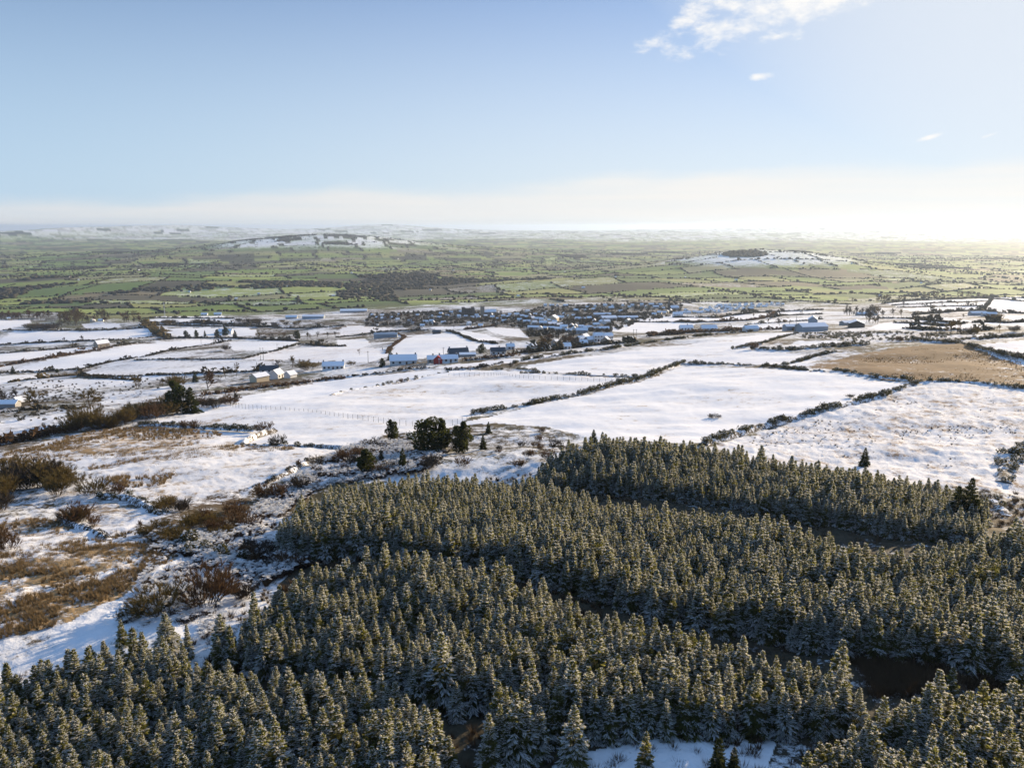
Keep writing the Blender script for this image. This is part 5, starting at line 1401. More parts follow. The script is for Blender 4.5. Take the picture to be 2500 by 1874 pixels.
thicket('small bare tree along the far right brow', 'trees of the far right brow', V4, [(1280, 225), (1500, 215), (1800, 218), (1800, 228), (1500, 228), (1280, 236)], 9, 48, ['olive'], 'T', 1.3)
thicket('dark scrub bush between the far strip fields', 'bushes between the far strip fields', V5, [(0, 270), (300, 250), (700, 255), (1000, 260), (1400, 290), (1700, 270), (1700, 240), (1200, 220), (700, 225), (0, 235)], 30, 40, ['grey', 'olive'], 'S', 1.5)

# ------------------------------------------------------------------ buildings
def house_meshes(L, Wd, E, rp, wall, roof, chim=1, wins=3, annex=None, name=''):
    """gabled house along x: walls, roof, chimneys, windows, door"""
    ov = 0.35
    w = MB(); x, y = L / 2, Wd / 2; rh = y * rp
    w.poly([(-x, -y, -1.5), (x, -y, -1.5), (x, y, -1.5), (-x, y, -1.5), (-x, -y, E), (x, -y, E), (x, y, E), (-x, y, E), (-x, 0, E + rh), (x, 0, E + rh)],
           [(0, 1, 5, 4), (2, 3, 7, 6), (1, 2, 6, 9, 5), (3, 0, 4, 8, 7)])
    r = MB(); t = 0.22; dz = ov * rp
    for s in (-1, 1):
        a = [(-x - ov, s * (y + ov), E - dz + 0.02), (x + ov, s * (y + ov), E - dz + 0.02), (x + ov, 0, E + rh + 0.02), (-x - ov, 0, E + rh + 0.02)]
        b = [(p[0], p[1], p[2] + t) for p in a]
        fs = [(0, 1, 2, 3), (4, 7, 6, 5), (0, 4, 5, 1), (1, 5, 6, 2), (3, 7, 4, 0)]
        r.poly(a + b, fs if s < 0 else [tuple(reversed(f)) for f in fs])
    parts = [('wall', w.mesh('wall', wall), None), ('roof', r.mesh('roof', roof), None)]
    for k in range(chim):
        c = MB(); cx = (-x + 0.55) if k == 0 else (x - 0.55)
        if chim == 1:
            cx = 0.2 * x
        c.box(cx - 0.4, cx + 0.4, -0.3, 0.3, E + rh - 0.5, E + rh + 1.0)
        c.box(cx - 0.47, cx + 0.47, -0.37, 0.37, E + rh + 1.0, E + rh + 1.15)
        parts.append(('chimney', c.mesh('chimney', M['grey_wall']), 'roof'))
    for s in (-1, 1):
        for k in range(wins):
            cx = -x + L * (k + 0.5) / max(wins, 1)
            m = MB()
            if s < 0 and k == wins // 2 and wins > 1:
                m.box(cx - 0.5, cx + 0.5, -y - 0.06, -y + 0.02, 0.0, 2.1)
                parts.append(('door', m.mesh('door', M['paint']), None))
            else:
                m.box(cx - 0.62, cx + 0.62, s * y - 0.05, s * y + 0.05, 0.95, 2.15)
                parts.append(('window', m.mesh('window', M['glass']), None))
            if E > 4 and not (s < 0 and k == wins // 2 and wins > 1 and False):
                m = MB(); m.box(cx - 0.55, cx + 0.55, s * y - 0.05, s * y + 0.05, 3.5, 4.6)
                parts.append(('window', m.mesh('window', M['glass']), None))
    return parts
def place_parts(t, parts):
    made = {}
    for nm, me, under in parts:
        o = link(nm, me, made.get(under, t) if under else t)
        made.setdefault(nm, o)
    return t
def building(label, reg, x, y, wpx, rz, wall='white_wall', roof='snow_roof', E=2.7, rp=0.75, depth=0.5, chim=2, wins=4, name='house', cat='house', Lm=None, group=None):
    px, py = Zp(reg, x, y)
    p = at([px], [py])[0]
    d = math.hypot(p[0], p[1], ZC - G(*p))
    L = Lm if Lm else wpx / reg[2] * d / FPX / max(0.85, abs(math.cos(R(rz))))
    Wd = max(5.0, min(L * depth, 16.0))
    t = thing(name, label, cat, (p[0], p[1], G(*p)), R(rz), None, group)
    return place_parts(t, house_meshes(L, Wd, E, rp, M[wall], M[roof], chim, wins))
building('white bungalow with a long snowy roof beside the tall conifers', V1, 815, 835, 330, 8, E=2.8, depth=0.5)
building('low white house with a snowy roof and a red gable end', V1, 1390, 812, 240, 10, E=2.5, depth=0.42)
building('small grey-roofed cottage with white snow left of the red gable', V1, 1185, 818, 115, 10, 'grey_wall', E=2.5, depth=0.6, chim=1, wins=2)
building('bright red gabled porch shed between the two low houses', V1, 1262, 828, 16, 80, 'red_wall', 'red_wall', 2.3, 0.9, 0.9, 0, 0, 'shed', 'shed')
building('dark slate-roofed farmhouse without snow beside the round tree', V1, 1520, 745, 240, 16, 'grey_wall', 'slate', 3.2, 0.85, 0.5, 2, 3)
building('low lean-to shed with a white snowy roof in front of the dark farmhouse', V1, 1640, 748, 200, 8, 'grey_wall', 'snow_roof', 2.2, 0.35, 0.5, 0, 0, 'shed', 'shed')
building('dark blue-roofed house right of the round tree', V1, 2030, 715, 180, 10, 'white_wall', 'slate', 2.7, 0.8, 0.5, 1, 3)
building('long grey tin barn across the snow below the village', V1, 590, 498, 290, 4, 'tin', 'tin', 4.2, 0.35, 0.35, 0, 0, 'barn', 'barn')
building('small dark shed on the far edge of the oval field', V1, 1245, 445, 105, 0, 'dark_stone', 'slate', 2.6, 0.6, 0.6, 0, 0, 'shed', 'shed')
building('farmhouse with a dark slate roof above the white sheds', V5, 1300, 905, 200, 14, 'white_wall', 'slate', 4.6, 0.8, 0.5, 2, 3)
building('white gabled wing of the dark-roofed farmhouse', V5, 1390, 922, 110, 75, 'white_wall', 'snow_roof', 3.0, 0.9, 0.8, 0, 2)
building('large snowy shed in the farmyard', V5, 1175, 962, 150, 55, 'cream_wall', 'snow_roof', 3.2, 0.5, 0.75, 0, 0, 'shed', 'shed')
building('small snowy outbuilding right of the white gables', V5, 1555, 915, 90, 60, 'white_wall', 'snow_roof', 2.2, 0.7, 0.7, 0, 0, 'shed', 'shed')
building('long white bungalow with a blue-white roof on the lane', V5, 2085, 812, 250, 6, 'white_wall', 'snow_roof', 2.8, 0.75, 0.42, 2, 5)
building('white house half hidden behind the far conifer row', V5, 760, 372, 150, 2, 'white_wall', 'snow_roof', 3.0, 0.8, 0.5, 2, 3)
building('stone farmhouse with a sunlit gable among the left hedges', V6, 1310, 560, 120, 58, 'stone_wall', 'snow_roof', 4.4, 0.85, 0.6, 2, 2)
building('small white shed left of the belt on the left brow', V6, 1300, 232, 55, 10, 'white_wall', 'snow_roof', 2.4, 0.7, 0.6, 0, 0, 'shed', 'shed')
building('tiny white gable beside the left brow belt', V6, 1195, 236, 42, 80, 'white_wall', 'snow_roof', 2.4, 0.9, 0.7, 0, 0, 'shed', 'shed')
building('long low barn under snow at the left edge', V6, 80, 1350, 260, 3, 'grey_wall', 'snow_roof', 2.6, 0.5, 0.42, 0, 0, 'barn', 'barn')
building('dark gabled shed with a snowy roof right of the left edge barn', V6, 280, 1325, 110, 62, 'dark_stone', 'snow_roof', 2.8, 0.8, 0.6, 0, 0, 'shed', 'shed')
building('sunlit cream house near the left edge of the brow', V6, 110, 212, 30, 60, 'cream_wall', 'snow_roof', 2.6, 0.8, 0.6, 1, 2)
building('white two-storey house at the near edge of the village', V2, 1155, 545, 115, 8, E=4.6, depth=0.6, wins=3)
building('white gabled house right of the two-storey village house', V2, 1280, 515, 110, 20, E=3.0, depth=0.7)
building('long snowy-roofed house with a sunlit roof left of the two-storey house', V2, 985, 530, 100, 60, 'grey_wall', E=2.6, depth=0.9, chim=0)
building('low shed with a bright roof below the sunlit roof', V2, 1050, 555, 90, 30, 'grey_wall', E=2.4, depth=0.8, chim=0, wins=0, name='shed', cat='shed')
building('white cottage left of the bright-roofed shed', V2, 935, 550, 85, 30, E=2.6, depth=0.7, chim=1, wins=2)
building('gabled cottage end with a tilted bright roof near the scrub', V2, 1255, 565, 60, 70, 'stone_wall', E=2.6, depth=0.9, chim=0, wins=0)
building('white outhouse at the foot of the village edge', V2, 970, 605, 90, 10, E=2.4, chim=0, wins=2)
building('low white cottage by the dark hedge', V2, 755, 645, 90, 10, E=2.4, chim=1, wins=2)
building('small blue-white house in the copse edge', V2, 480, 680, 85, 35, E=2.6, chim=1, wins=2)
building('little shed with a bright roof in the copse', V2, 615, 590, 60, 50, 'grey_wall', E=2.2, chim=0, wins=0, name='shed', cat='shed')
building('white shed at the top of the copse', V2, 325, 635, 60, 40, E=2.2, chim=0, wins=0, name='shed', cat='shed')
building('snowy house left of the copse', V2, 30, 650, 90, 15, E=2.6, chim=1, wins=2)
building('snowy bungalow left of the dark shrub block', V3, 130, 555, 160, 8, E=2.6, chim=1)
building('long snowy roof beside the dark shrub block', V3, 420, 560, 190, 6, E=2.4, chim=0)
building('white-roofed shed tucked behind the brown hedge', V3, 960, 572, 170, 14, E=2.4, chim=0, wins=0, name='shed', cat='shed')
building('wide grey barn with a sunlit snowy roof at right', V3, 1740, 565, 330, 12, 'tin', 'snow_roof', 3.6, 0.4, 0.5, 0, 0, 'barn', 'barn')
building('smaller grey barn left of the wide barn', V3, 1480, 560, 170, 10, 'tin', 'snow_roof', 3.4, 0.4, 0.6, 0, 0, 'barn', 'barn')
building('pointed gable barn above the wide barn', V3, 1760, 468, 110, 70, 'tin', 'snow_roof', 4.0, 0.7, 0.8, 0, 0, 'barn', 'barn')
building('dark-fronted barn with a snowy roof right of the wide barn', V4, 150, 600, 150, 72, 'dark_stone', 'snow_roof', 3.6, 0.4, 0.9, 0, 0, 'barn', 'barn')
building('low snowy shed left of the dark-fronted barn', V4, 25, 575, 110, 20, 'grey_wall', 'snow_roof', 2.8, 0.4, 0.7, 0, 0, 'shed', 'shed')
building('white farmhouse gable in the right wood', V4, 375, 450, 80, 65, E=4.4, depth=0.7, chim=2, wins=2)
building('snowy shed at the left of the right wood', V4, 220, 455, 120, 10, 'grey_wall', 'snow_roof', 2.8, 0.5, 0.5, 0, 0, 'shed', 'shed')
building('long blue-white barn roof under the right brow', V4, 1640, 452, 170, 4, 'tin', 'snow_roof', 3.2, 0.4, 0.4, 0, 0, 'barn', 'barn')
building('snowy barn right of the long one under the brow', V4, 1780, 462, 130, -12, 'tin', 'snow_roof', 3.0, 0.4, 0.5, 0, 0, 'barn', 'barn')
building('tall white school hall with a big sunlit roof in the village', V2, 585, 285, 110, 72, 'cream_wall', 'snow_roof', 4.5, 0.6, 0.9, 0, 2, 'hall', 'hall')
building('long low village hall under snow above the flat fields', V2, 1540, 262, 250, 8, 'white_wall', 'snow_roof', 3.4, 0.4, 0.3, 0, 5, 'hall', 'hall')
building('broad snowy factory roof left of the long village hall', V2, 1290, 275, 190, 14, 'grey_wall', 'snow_roof', 4.0, 0.4, 0.6, 0, 4, 'hall', 'hall')
building('long pale roof behind the broad factory', V2, 1210, 218, 220, 4, 'grey_wall', 'snow_roof', 3.2, 0.4, 0.3, 0, 4, 'hall', 'hall')
building('cream cottage right of the broad factory', V2, 1545, 298, 70, 60, 'cream_wall', E=2.6, chim=1, wins=2)
building('white-walled house at the right end of the terrace by the flat field', V2, 2180, 232, 120, 6, E=4.6, chim=1)
building('long barn roofs at the far left of the village', V1, 180, 165, 330, 6, 'grey_wall', 'snow_roof', 3.0, 0.35, 0.4, 0, 0, 'barn', 'barn')
building('small white van-like shed above the hummocky field', V1, 455, 342, 85, 2, 'white_wall', 'snow_roof', 1.8, 0.15, 0.5, 0, 0, 'shed', 'shed')
building('long grey factory with snow on the left of the village', V5, 1840, 185, 250, 3, 'tin', 'snow_roof', 3.8, 0.3, 0.4, 0, 0, 'barn', 'barn')
building('snowy roofed barn left of the long grey factory', V5, 1570, 190, 130, 4, 'grey_wall', 'snow_roof', 3.2, 0.5, 0.5, 0, 0, 'barn', 'barn')
building('white farmhouse at the far left of the barns', V5, 500, 152, 70, 4, E=3.2, chim=2, wins=2)
building('white farmhouse with sunlit gables near the far left barns', V5, 665, 150, 80, 15, E=3.2, chim=1, wins=2)

# village houses too small to tell their doors and windows apart
KIT = []
for k, (L, Wd, E, rp, wall, ch) in enumerate(((11, 7, 4.6, 0.75, 'white_wall', 2), (13, 7.5, 2.8, 0.75, 'white_wall', 1), (9, 7, 4.8, 0.8, 'cream_wall', 1), (15, 8, 4.6, 0.7, 'grey_wall', 2), (10, 7, 2.8, 0.8, 'white_wall', 1), (8, 6.5, 4.8, 0.8, 'white_wall', 1))):
    KIT.append(house_meshes(L, Wd, E, rp, M[wall], M['snow_roof'], ch, 2))
def village(label, group, reg, spots, rz=10, spread=12):
    for (x, y) in spots:
        px, py = Zp(reg, x, y)
        p = at([px], [py])[0]
        k = random.randrange(len(KIT))
        s = random.uniform(0.56, 0.74)
        t = thing('village_house', label, 'house', (p[0], p[1], G(*p)), R(rz + random.uniform(-spread, spread) + random.choice((0, 0, 90))), s, group)
        made = {}
        for nm, me, under in KIT[k]:
            o = link(nm, me, made.get(under, t) if under else t)
            made.setdefault(nm, o)
village('snowy-roofed house in the near terrace row of the village', 'houses of the near terrace row', V2, [(290, 385), (350, 390), (420, 395), (480, 400), (560, 400), (650, 395), (720, 390), (820, 362), (870, 378), (940, 385), (990, 390), (1050, 395), (1120, 400), (1180, 405), (1240, 410), (850, 415), (950, 440), (780, 430)], -8, 8)
village('snowy-roofed house in the crowded middle of the village', 'houses of the village middle', V2, [(650, 262), (690, 245), (480, 258), (390, 268), (310, 258), (240, 255), (180, 240), (110, 205), (90, 250), (30, 210), (150, 285), (240, 310), (340, 320), (450, 320), (600, 325), (660, 355), (560, 350), (430, 290), (280, 215), (520, 300)], 15, 25)
village('house on the upper side of the village', 'houses of the upper village', V2, [(250, 170), (350, 205), (420, 225), (500, 180), (590, 165), (460, 200), (840, 232), (780, 240), (900, 275), (960, 270), (1040, 275), (1110, 298), (1210, 308), (1265, 318), (1130, 340), (720, 205), (880, 165), (1000, 160)], 10, 25)
village('distant pale house at the back of the village', 'houses at the back of the village', V2, [(480, 95), (560, 95), (640, 95), (740, 98), (1020, 112), (1120, 108), (1250, 95), (1350, 100), (1480, 90), (1600, 92), (1720, 90), (1840, 85), (1950, 82), (1780, 118), (1900, 118), (2000, 132), (1100, 155), (1450, 165), (1330, 130), (1560, 120)], 6, 15)
village('house in the sunlit row above the flat snow field', 'houses of the sunlit row', V2, [(1880, 205), (1950, 198), (2000, 192), (2050, 178), (2090, 168)], 70, 6)
village('close-set house of the snowy estate at the right of the village', 'houses of the snowy estate', V3,
        [(40, 352), (100, 345), (160, 350), (230, 348), (290, 345), (350, 338), (420, 330)] + [(130, 310), (320, 300), (390, 305), (450, 315), (500, 325), (560, 330), (640, 320), (700, 312), (770, 308)]
        + [(440, 285), (520, 275), (600, 285), (660, 290), (730, 285), (800, 285), (880, 292), (960, 296)] + [(560, 255), (640, 250), (700, 245), (760, 248), (830, 255), (900, 262), (980, 265), (1060, 268), (1140, 262)] + [(820, 235), (900, 238), (980, 240), (1080, 240), (1170, 242), (1240, 232), (1310, 238), (1370, 242)], 8, 12)
village('snowy-roofed house at the left of the village', 'houses of the left village', V1, [(560, 272), (650, 255), (480, 262), (420, 225), (540, 225), (740, 270), (940, 320), (1060, 350), (1000, 228), (760, 215), (1190, 225), (1280, 250), (1200, 325), (1380, 222), (1300, 200), (1100, 300), (900, 290)], 10, 25)
village('house clustered below the ruined castle', 'houses below the ruined castle', V1, [(1430, 185), (1550, 180), (1530, 240), (1620, 232), (1780, 250), (1760, 222), (1870, 230), (1950, 215), (1960, 255), (2100, 228), (2110, 300), (1660, 335), (1810, 350), (2040, 265), (1180, 300), (1330, 315), (1700, 260), (2160, 250)], 8, 25)
village('tiny white farmhouse among the green valley fields', 'far farmhouses in the valley', OV, [(1010, 610), (1260, 622), (720, 640), (560, 636), (410, 632), (1330, 600), (1480, 600), (1220, 588), (980, 585), (150, 600), (170, 606), (300, 585), (760, 590), (1590, 605), (1840, 570), (1900, 640), (1990, 612), (2060, 605), (2120, 600), (1700, 560), (1620, 548), (860, 560), (430, 575), (620, 620), (1120, 640), (930, 628), (510, 646)], 0, 40)

# ruined castle with corner towers, church tower and spire
def landmark():
    p = at(*[[v] for v in Zp(V1, 1648, 205)])[0]
    t = thing('castle_ruin', 'dark roofless castle ruin with corner towers above the village', 'castle', (p[0], p[1], G(*p)), R(8))
    m = MB(); m.box(-7, 7, -6, 6, -2, 11.5); m.box(-5, -3.6, -5.4, -5.0, 11.5, 12.8); m.box(1, 3, -5.6, -5.2, 11.5, 12.6)
    link('wall', m.mesh('wall', M['dark_stone']), t)
    for sx in (-1, 1):
        for sy in (-1, 1):
            m = MB(); m.box(sx * 8 - 2.4, sx * 8 + 2.4, sy * 7 - 2.4, sy * 7 + 2.4, -2, 12.5)
            for k in range(3):
                m.box(sx * 8 - 2.4 + k * 1.9, sx * 8 - 1.4 + k * 1.9, sy * 7 - 2.4, sy * 7 + 2.4, 12.5, 13.4)
            link('tower', m.mesh('tower', M['dark_stone']), t)
    for k in range(4):
        m = MB(); m.box(-5.2 + k * 3.2, -4.0 + k * 3.2, -6.06, -5.9, 6, 8.2); link('window', m.mesh('window', M['glass']), t)
    p = at(*[[v] for v in Zp(V1, 1832, 205)])[0]
    t = thing('church', 'stone church with a square battlemented tower right of the castle ruin', 'church', (p[0], p[1], G(*p)), R(12))
    m = MB(); m.box(-3, 3, -3, 3, -2, 15)
    for sx in (-1, 1):
        for sy in (-1, 1):
            m.box(sx * 2.5 - 0.5, sx * 2.5 + 0.5, sy * 2.5 - 0.5, sy * 2.5 + 0.5, 15, 16.6)
    link('tower', m.mesh('tower', M['stone_wall']), t)
    for nm, me, under in house_meshes(20, 9, 5.5, 0.9, M['stone_wall'], M['snow_roof'], 0, 4):
        o = link(nm, me, t, (13.2, 0, 0))
    p = at(*[[v] for v in Zp(V2, 2070, 145)])[0]
    t = thing('church', 'small church with a thin dark spire at the right end of the village', 'church', (p[0], p[1], G(*p)), R(20))
    m = MB(); m.box(-1.6, 1.6, -1.6, 1.6, -2, 9); m.poly([(-1.9, -1.9, 9), (1.9, -1.9, 9), (1.9, 1.9, 9), (-1.9, 1.9, 9), (0, 0, 21)], [(0, 1, 4), (1, 2, 4), (2, 3, 4), (3, 0, 4)])
    link('spire', m.mesh('spire', M['dark_stone']), t)
    for nm, me, under in house_meshes(15, 8, 4.5, 0.9, M['grey_wall'], M['snow_roof'], 0, 3):
        o = link(nm, me, t, (9.4, 0, 0))
landmark()

# ------------------------------------------------------------------ poles and fences
def pole(reg, x, y, hz, label, kind='single', h=8.5):
    p = at(*[[v] for v in Zp(reg, x, y)])[0]
    d = math.hypot(p[0], p[1], ZC - G(*p))
    h = hz / reg[2] * d / FPX
    t = thing('utility_pole', label, 'pole', (p[0], p[1], G(*p)), random.uniform(-0.4, 0.4))
    for dx in ((0,) if kind != 'double' else (-1.1, 1.1)):
        m = MB(); m.tube([(dx, 0, -1), (dx, 0, h)], [0.17, 0.11], 6); link('pole', m.mesh('pole', M['wood']), t)
    m = MB(); m.box(-0.9 if kind != 'double' else -1.7, 0.9 if kind != 'double' else 1.7, -0.06, 0.06, h - 0.75, h - 0.6); link('crossarm', m.mesh('crossarm', M['wood']), t)
    return t
for a in ((V6, 778, 365, 108, 'utility pole on the far left snow field'), (V6, 1893, 520, 72, 'utility pole on the hedge right of the stone house'), (V6, 1925, 445, 68, 'twin utility pole at the corner of the far left field', 'double'),
          (V5, 608, 288, 62, 'pale utility pole in front of the far strip field'), (V5, 855, 448, 60, 'pale utility pole right of the conifer row'), (V5, 460, 512, 60, 'thin utility pole below the conifer row'),
          (V5, 1206, 700, 150, 'twin utility pole at the edge of the cream stubble field', 'double'), (V5, 1392, 580, 80, 'utility pole above the cream stubble field'), (V1, 1331, 758, 140, 'tall utility pole left of the dark-roofed farmhouse'),
          (V1, 1457, 750, 75, 'short utility pole in front of the dark-roofed farmhouse'), (V1, 363, 818, 150, 'utility pole at the left of the bungalow garden'), (V2, 1632, 492, 105, 'twin utility pole on the brown slope right of the village', 'double'),
          (V3, 1540, 575, 190, 'tall utility pole beside the small grey barn'), (V4, 1135, 668, 200, 'pale tall pole among the right scrub'), (V4, 1760, 100, 60, 'far thin pole on the right brow')):
    if a[4].startswith('far thin'):
        continue
    pole(*a)
def mast():
    p = at(*[[v] for v in Zp(R1, 1060, 612)])[0]
    d = math.hypot(p[0], p[1], ZC - G(*p)); h = 85 / K2 * d / FPX
    t = thing('mast', 'tall thin lattice mast at the edge of the green valley', 'mast', (p[0], p[1], G(*p)))
    for k in range(3):
        a = 2.094 * k
        m = MB(); m.tube([(math.cos(a) * 1.2, math.sin(a) * 1.2, -1), (math.cos(a) * 0.4, math.sin(a) * 0.4, h)], [0.22, 0.16], 4); link('leg', m.mesh('leg', M['tin']), t)
    m = MB()
    for i in range(14):
        z0, z1 = h * i / 14, h * (i + 1) / 14
        r0 = 1.2 - 0.8 * i / 14; r1 = 1.2 - 0.8 * (i + 1) / 14
        for k in range(3):
            a, b = 2.094 * k, 2.094 * (k + 1)
            m.tube([(math.cos(a) * r0, math.sin(a) * r0, z0), (math.cos(b) * r1, math.sin(b) * r1, z1)], [0.08, 0.08], 3)
    o = link('bracing', m.mesh('bracing', M['tin']), t); o['kind'] = 'stuff'
mast()
POST = MB(); POST.tube([(0, 0, -0.4), (0, 0, 1.25)], [0.055, 0.045], 5); POST.poly([(-.09, -.09, 1.24), (.09, -.09, 1.24), (.09, .09, 1.24), (-.09, .09, 1.24), (0, 0, 1.33)], [(0, 1, 4), (1, 2, 4), (2, 3, 4), (3, 0, 4)])
POST_ME = POST.mesh('post', M['wood'])
def fence(label, reg, pts, step):
    p = trace(reg, pts, 6.0)
    q, L = resample(p, step)
    z = gz(q)
    t = thing('wire_fence', label, 'fence', (q[0, 0], q[0, 1], float(z[0])))
    for i in range(len(q)):
        link('post', POST_ME, t, (q[i, 0] - q[0, 0], q[i, 1] - q[0, 1], z[i] - z[0]), random.uniform(0, 6.28), (1, 1, random.uniform(0.9, 1.1)))
    for hh in (0.45, 0.8, 1.12):
        m = MB(); m.tube([(q[i, 0] - q[0, 0], q[i, 1] - q[0, 1], z[i] - z[0] + hh) for i in range(len(q))], [0.012] * len(q), 3)
        link('wire', m.mesh('wire', M['tin']), t)
fence('post and wire fence curving across the central snow field', R4, [(1480, 345), (1600, 358), (1800, 372), (2000, 392), (2212, 418), (2400, 438), (2560, 460), (2690, 472), (2780, 470), (2900, 462), (3030, 430)], 2.4)
fence('straight post and wire fence below the long gorse hedge', R5, [(700, 152), (820, 148), (940, 146), (1050, 152), (1160, 162), (1300, 170), (1430, 175), (1560, 180), (1700, 186), (1820, 190)], 2.6)
fence('faint post fence at the near side of the upper left field', R4, [(640, 440), (800, 472), (900, 470)], 2.4)

# ------------------------------------------------------------------ ground plants nobody could count
def in_poly(reg, poly, n, seed, edge=6.0):
    p = trace(reg, poly, 8.0, True)
    r = np.random.default_rng(seed)
    mn, mx = p.min(0), p.max(0)
    c = r.uniform(mn, mx, (n * 4, 2))
    c = c[inside(c[:, 0], c[:, 1], p)]
    return c[:n]
def cover_scatter(name, label, reg, poly, n, protos, smin, smax, seed, clump=0.0, csize=8.0, sink=0.05):
    c = in_poly(reg, poly, n, seed)
    if clump > -1:
        c = c[fbm(c[:, 0] / csize, c[:, 1] / csize, seed, 4, 0.65) + np.random.default_rng(seed + 5).normal(0, 0.28, len(c)) > clump]
    r = np.random.default_rng(seed + 1)
    scatter(name, label, protos, np.stack([c[:, 0], c[:, 1], gz(c) - sink], 1), r.uniform(0, 6.28, len(c)), r.uniform(smin, smax, len(c)), seed, 0.08)
cover_scatter('rush_tussocks', 'russet rush tussocks thick in the left snow field', R4, [(60, 640), (300, 590), (520, 510), (900, 480), (1300, 500), (1450, 520), (1200, 630), (820, 670), (500, 680), (200, 690), (0, 690)], 2600, RUSH_ALL, 0.8, 1.5, 11, 0.0, 9)
cover_scatter('rush_tussocks', 'scattered rush tussocks on the snow of the lower left field', R4, [(0, 690), (520, 680), (1200, 630), (1540, 600), (1500, 680), (1150, 760), (1000, 900), (800, 860), (640, 820), (500, 730), (0, 720)], 2600, RUSH_ALL, 0.8, 1.6, 12, 0.10, 10)
cover_scatter('rush_tussocks', 'line of rush tussocks under the snowy wall', R4, [(1000, 710), (1300, 660), (1560, 610), (1900, 620), (1850, 650), (1560, 660), (1200, 720)], 500, RUSH_ALL, 1.0, 1.7, 13, 0.0, 6)
cover_scatter('moor_grass', 'brown moor grass tufts poking through snow in the lower left', R7, [(-200, 680), (300, 660), (650, 610), (900, 600), (1150, 640), (1100, 720), (900, 800), (800, 900), (620, 1010), (420, 1106), (-200, 1250)], 4500, RUSH_ALL, 0.4, 1.1, 14, 0.0, 7)
cover_scatter('moor_grass', 'grass tufts on the snowy left slope', R7, [(-100, 430), (350, 440), (620, 560), (900, 480), (1100, 440), (1150, 640), (600, 640), (100, 680), (-100, 680)], 1500, RUSH_ALL, 0.5, 1.1, 15, 0.05, 7)
HEATH = [joined('heath', ((tussock(s, 40, 0.5, 0.5, 0.03), M['heather']), (gorse(s, 0.7, 1.2, 6, 9, 0.1)[2], M['twig_snow']))) for s in (5, 6, 7)]
cover_scatter('heather', 'snow-dusted heather and dead grass on the mound and hollow', R8, [(-700, 560), (-500, 330), (-250, 150), (0, 0), (100, -30), (400, -60), (500, -110), (760, -120), (700, 0), (560, 130), (200, 190), (-60, 230), (-300, 350), (-500, 560)], 5000, HEATH, 0.8, 1.7, 16, -0.05, 6)
cover_scatter('heather', 'dead grass and heather on the snowy strip left of the spruces', R10, [(1000, -420), (1700, -350), (2100, -250), (1950, -180), (1650, -60), (1400, 200), (1300, 330), (1000, 280), (800, 180), (900, 0)], 2200, HEATH, 0.8, 1.6, 17, 0.0, 5)
BRACK = [tussock(s, 44, 0.9, 0.6, 0.035).mesh('bracken', M['bracken']) for s in (8, 9)]
cover_scatter('dead_bracken', 'dark dead bracken in the shaded clearing at lower right', R12, [(1080, 330), (1300, 300), (1600, 350), (2212, 480), (2300, 600), (1900, 620), (1560, 650), (1250, 680), (1150, 520)], 2600, BRACK, 0.8, 1.4, 18, -2)
cover_scatter('moor_grass', 'tufts on the hummocky snow field at right', R6, [(1500, 230), (2300, 250), (2400, 800), (1900, 760), (300, 600), (700, 480), (1100, 380)], 1500, HEATH, 0.4, 0.9, 19, 0.12, 9)
cover_scatter('moor_grass', 'golden grass tufts of the brown moor field', OV, [(1780, 800), (1860, 775), (2000, 752), (2120, 752), (2290, 810), (2290, 835), (2050, 822), (1960, 822)], 3500, RUSH_ALL, 0.4, 0.8, 20, 0.0, 14)
cover_scatter('plantation_floor_grass', 'dead grass and bracken on the plantation rides', OV, [(600, 1165), (760, 1075), (1150, 1020), (1300, 985), (2300, 1075), (2300, 1720), (-150, 1720), (-150, 1490), (330, 1430), (470, 1370)], 6000, BRACK, 0.5, 1.0, 24, -2)
cover_scatter('rough_scrub', 'low snowy scrub and heath between right fields and barns', R3, [(780, 722), (1100, 708), (1500, 718), (2000, 728), (2212, 718), (2212, 750), (1700, 775), (1400, 768), (1200, 785), (1050, 762), (800, 755)], 900, GORSE_ALL, 0.35, 0.8, 21, 0.0, 20)
cover_scatter('rough_scrub', 'bushy rough ground between the left hedges and fields', R4, [(-60, 240), (300, 180), (700, 190), (1050, 170), (1080, 230), (700, 330), (480, 480), (300, 500), (-60, 540)], 700, HEDGE_ALL, 0.3, 0.8, 22, 0.05, 14)

cover_scatter('village_gardens', 'dark hedges, bushes and garden trees filling the gaps between village houses', V1, [(300, 350), (380, 190), (1000, 170), (1500, 150), (2212, 180), (2700, 90), (3700, 60), (4400, 60), (4400, 190), (3800, 320), (3500, 420), (3250, 540), (2900, 620), (2500, 540), (2300, 370), (1600, 330), (900, 360)], 4200, HEDGE_ALL, 1.0, 2.6, 23, 0.0, 40)
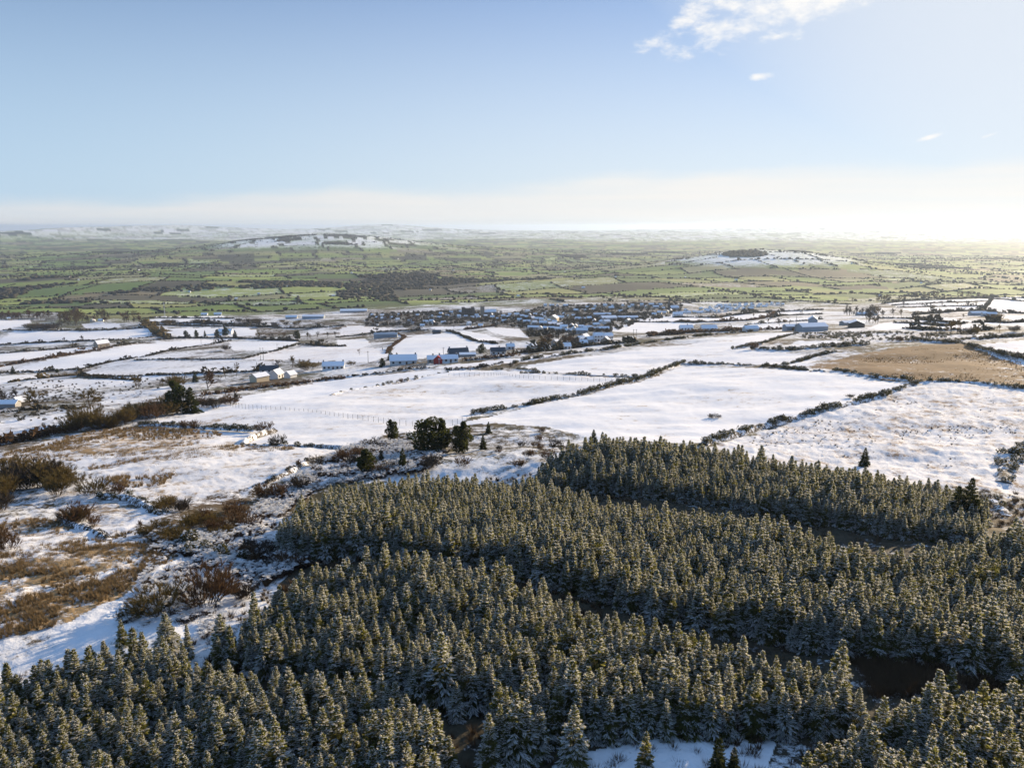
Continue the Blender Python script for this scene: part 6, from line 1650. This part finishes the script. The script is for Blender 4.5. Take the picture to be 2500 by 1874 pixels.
# valley hedges and trees: lines of low bush masses on the field edges
def valley():
    P, S, Hh = [], [], []
    r = np.random.default_rng(77)
    co, si = math.cos(GA), math.sin(GA)
    def back(xr, yr):
        X0 = xr * co - yr * si; Y0 = xr * si + yr * co
        x, y = X0.copy(), Y0.copy()
        for _ in range(6):
            wx, wy = warp(x, y)
            x, y = X0 - wx, Y0 - wy
        return x, y
    RH = 170.0
    rows = np.arange(-40, 60)
    xs, ys = [], []
    for row in rows:
        xr = np.arange(-6500, 8500, 6.0)
        x, y = back(xr, np.full(xr.shape, row * RH)); xs.append(x); ys.append(y)
        ra = np.array([float(row)])
        cw = float((150 + 160 * hash2(ra, ra * 0, 71))[0]); off = float((997 * hash2(ra, ra * 0, 73))[0])
        for k in np.arange(math.floor((-6500 + off) / cw), math.ceil((8500 + off) / cw)):
            yr = np.arange(row * RH, (row + 1) * RH, 6.0)
            x, y = back(np.full(yr.shape, k * cw - off), yr); xs.append(x); ys.append(y)
    x = np.concatenate(xs); y = np.concatenate(ys)
    x = x + r.normal(0, 1.2, x.size); y = y + r.normal(0, 1.2, y.size)
    d = np.hypot(x, y)
    px, _ = pix(x, np.maximum(y, 1), np.full(x.shape, 0.0))
    rr = np.hypot(0.5 * x, y) + 260 * fbm(x / 500, y / 500, 121, 2)
    ok = (rr > 1600) & (d < 6800) & (y > 1000) & (np.abs(x) < 0.78 * y + 60)
    ok &= vnoise(x / 130, y / 130, 107) > -0.30
    ok &= r.random(x.size) < np.where(d < 3200, 0.95, np.where(d < 4800, 0.62, 0.42))
    x, y, d = x[ok], y[ok], d[ok]
    n = x.size
    h = np.where(r.random(n) < 0.18, r.uniform(5, 10, n), r.uniform(1.8, 4.2, n)) * np.where(d > 3200, 1.2, 1.0)
    # small woods and thickets
    wx_ = r.uniform(-1, 1, 90000); wy_ = np.sqrt(r.uniform(1900.0 ** 2, 6500.0 ** 2, 90000))
    wx_ = wx_ * 0.72 * wy_
    m = (fbm(wx_ / 420, wy_ / 420, 111, 3) > 0.43)
    wx_, wy_ = wx_[m][:9000], wy_[m][:9000]
    for (px_, d_, sx_, sy_, nn) in ((1810, 3380, 85, 130, 700), (1935, 3700, 60, 120, 350)):
        hx_ = (px_ - IW / 2) / FPX * d_
        a = r.uniform(0, 6.28, nn); q = np.sqrt(r.random(nn))
        wx_ = np.concatenate([wx_, hx_ + np.cos(a) * q * sx_]); wy_ = np.concatenate([wy_, d_ + np.sin(a) * q * sy_])
    X = np.concatenate([x, wx_]); Yv = np.concatenate([y, wy_]); Hv = np.concatenate([h, r.uniform(6, 11, wx_.size)])
    Sv = np.where(Hv > 5, Hv * r.uniform(0.7, 1.2, X.size), Hv * r.uniform(1.4, 3.0, X.size))
    Sv[x.size:] *= 1.7
    Zv = ground(X, Yv) - 0.1 * Hv
    me = blob_mass('valley_hedges', np.stack([X, Yv, Zv], 1), Sv, Hv, M['far_wood'])
    o = link('valley_hedges', me)
    o['kind'] = 'stuff'; o['label'] = 'far hedgerows, trees and woods dividing the green valley into fields'
valley()
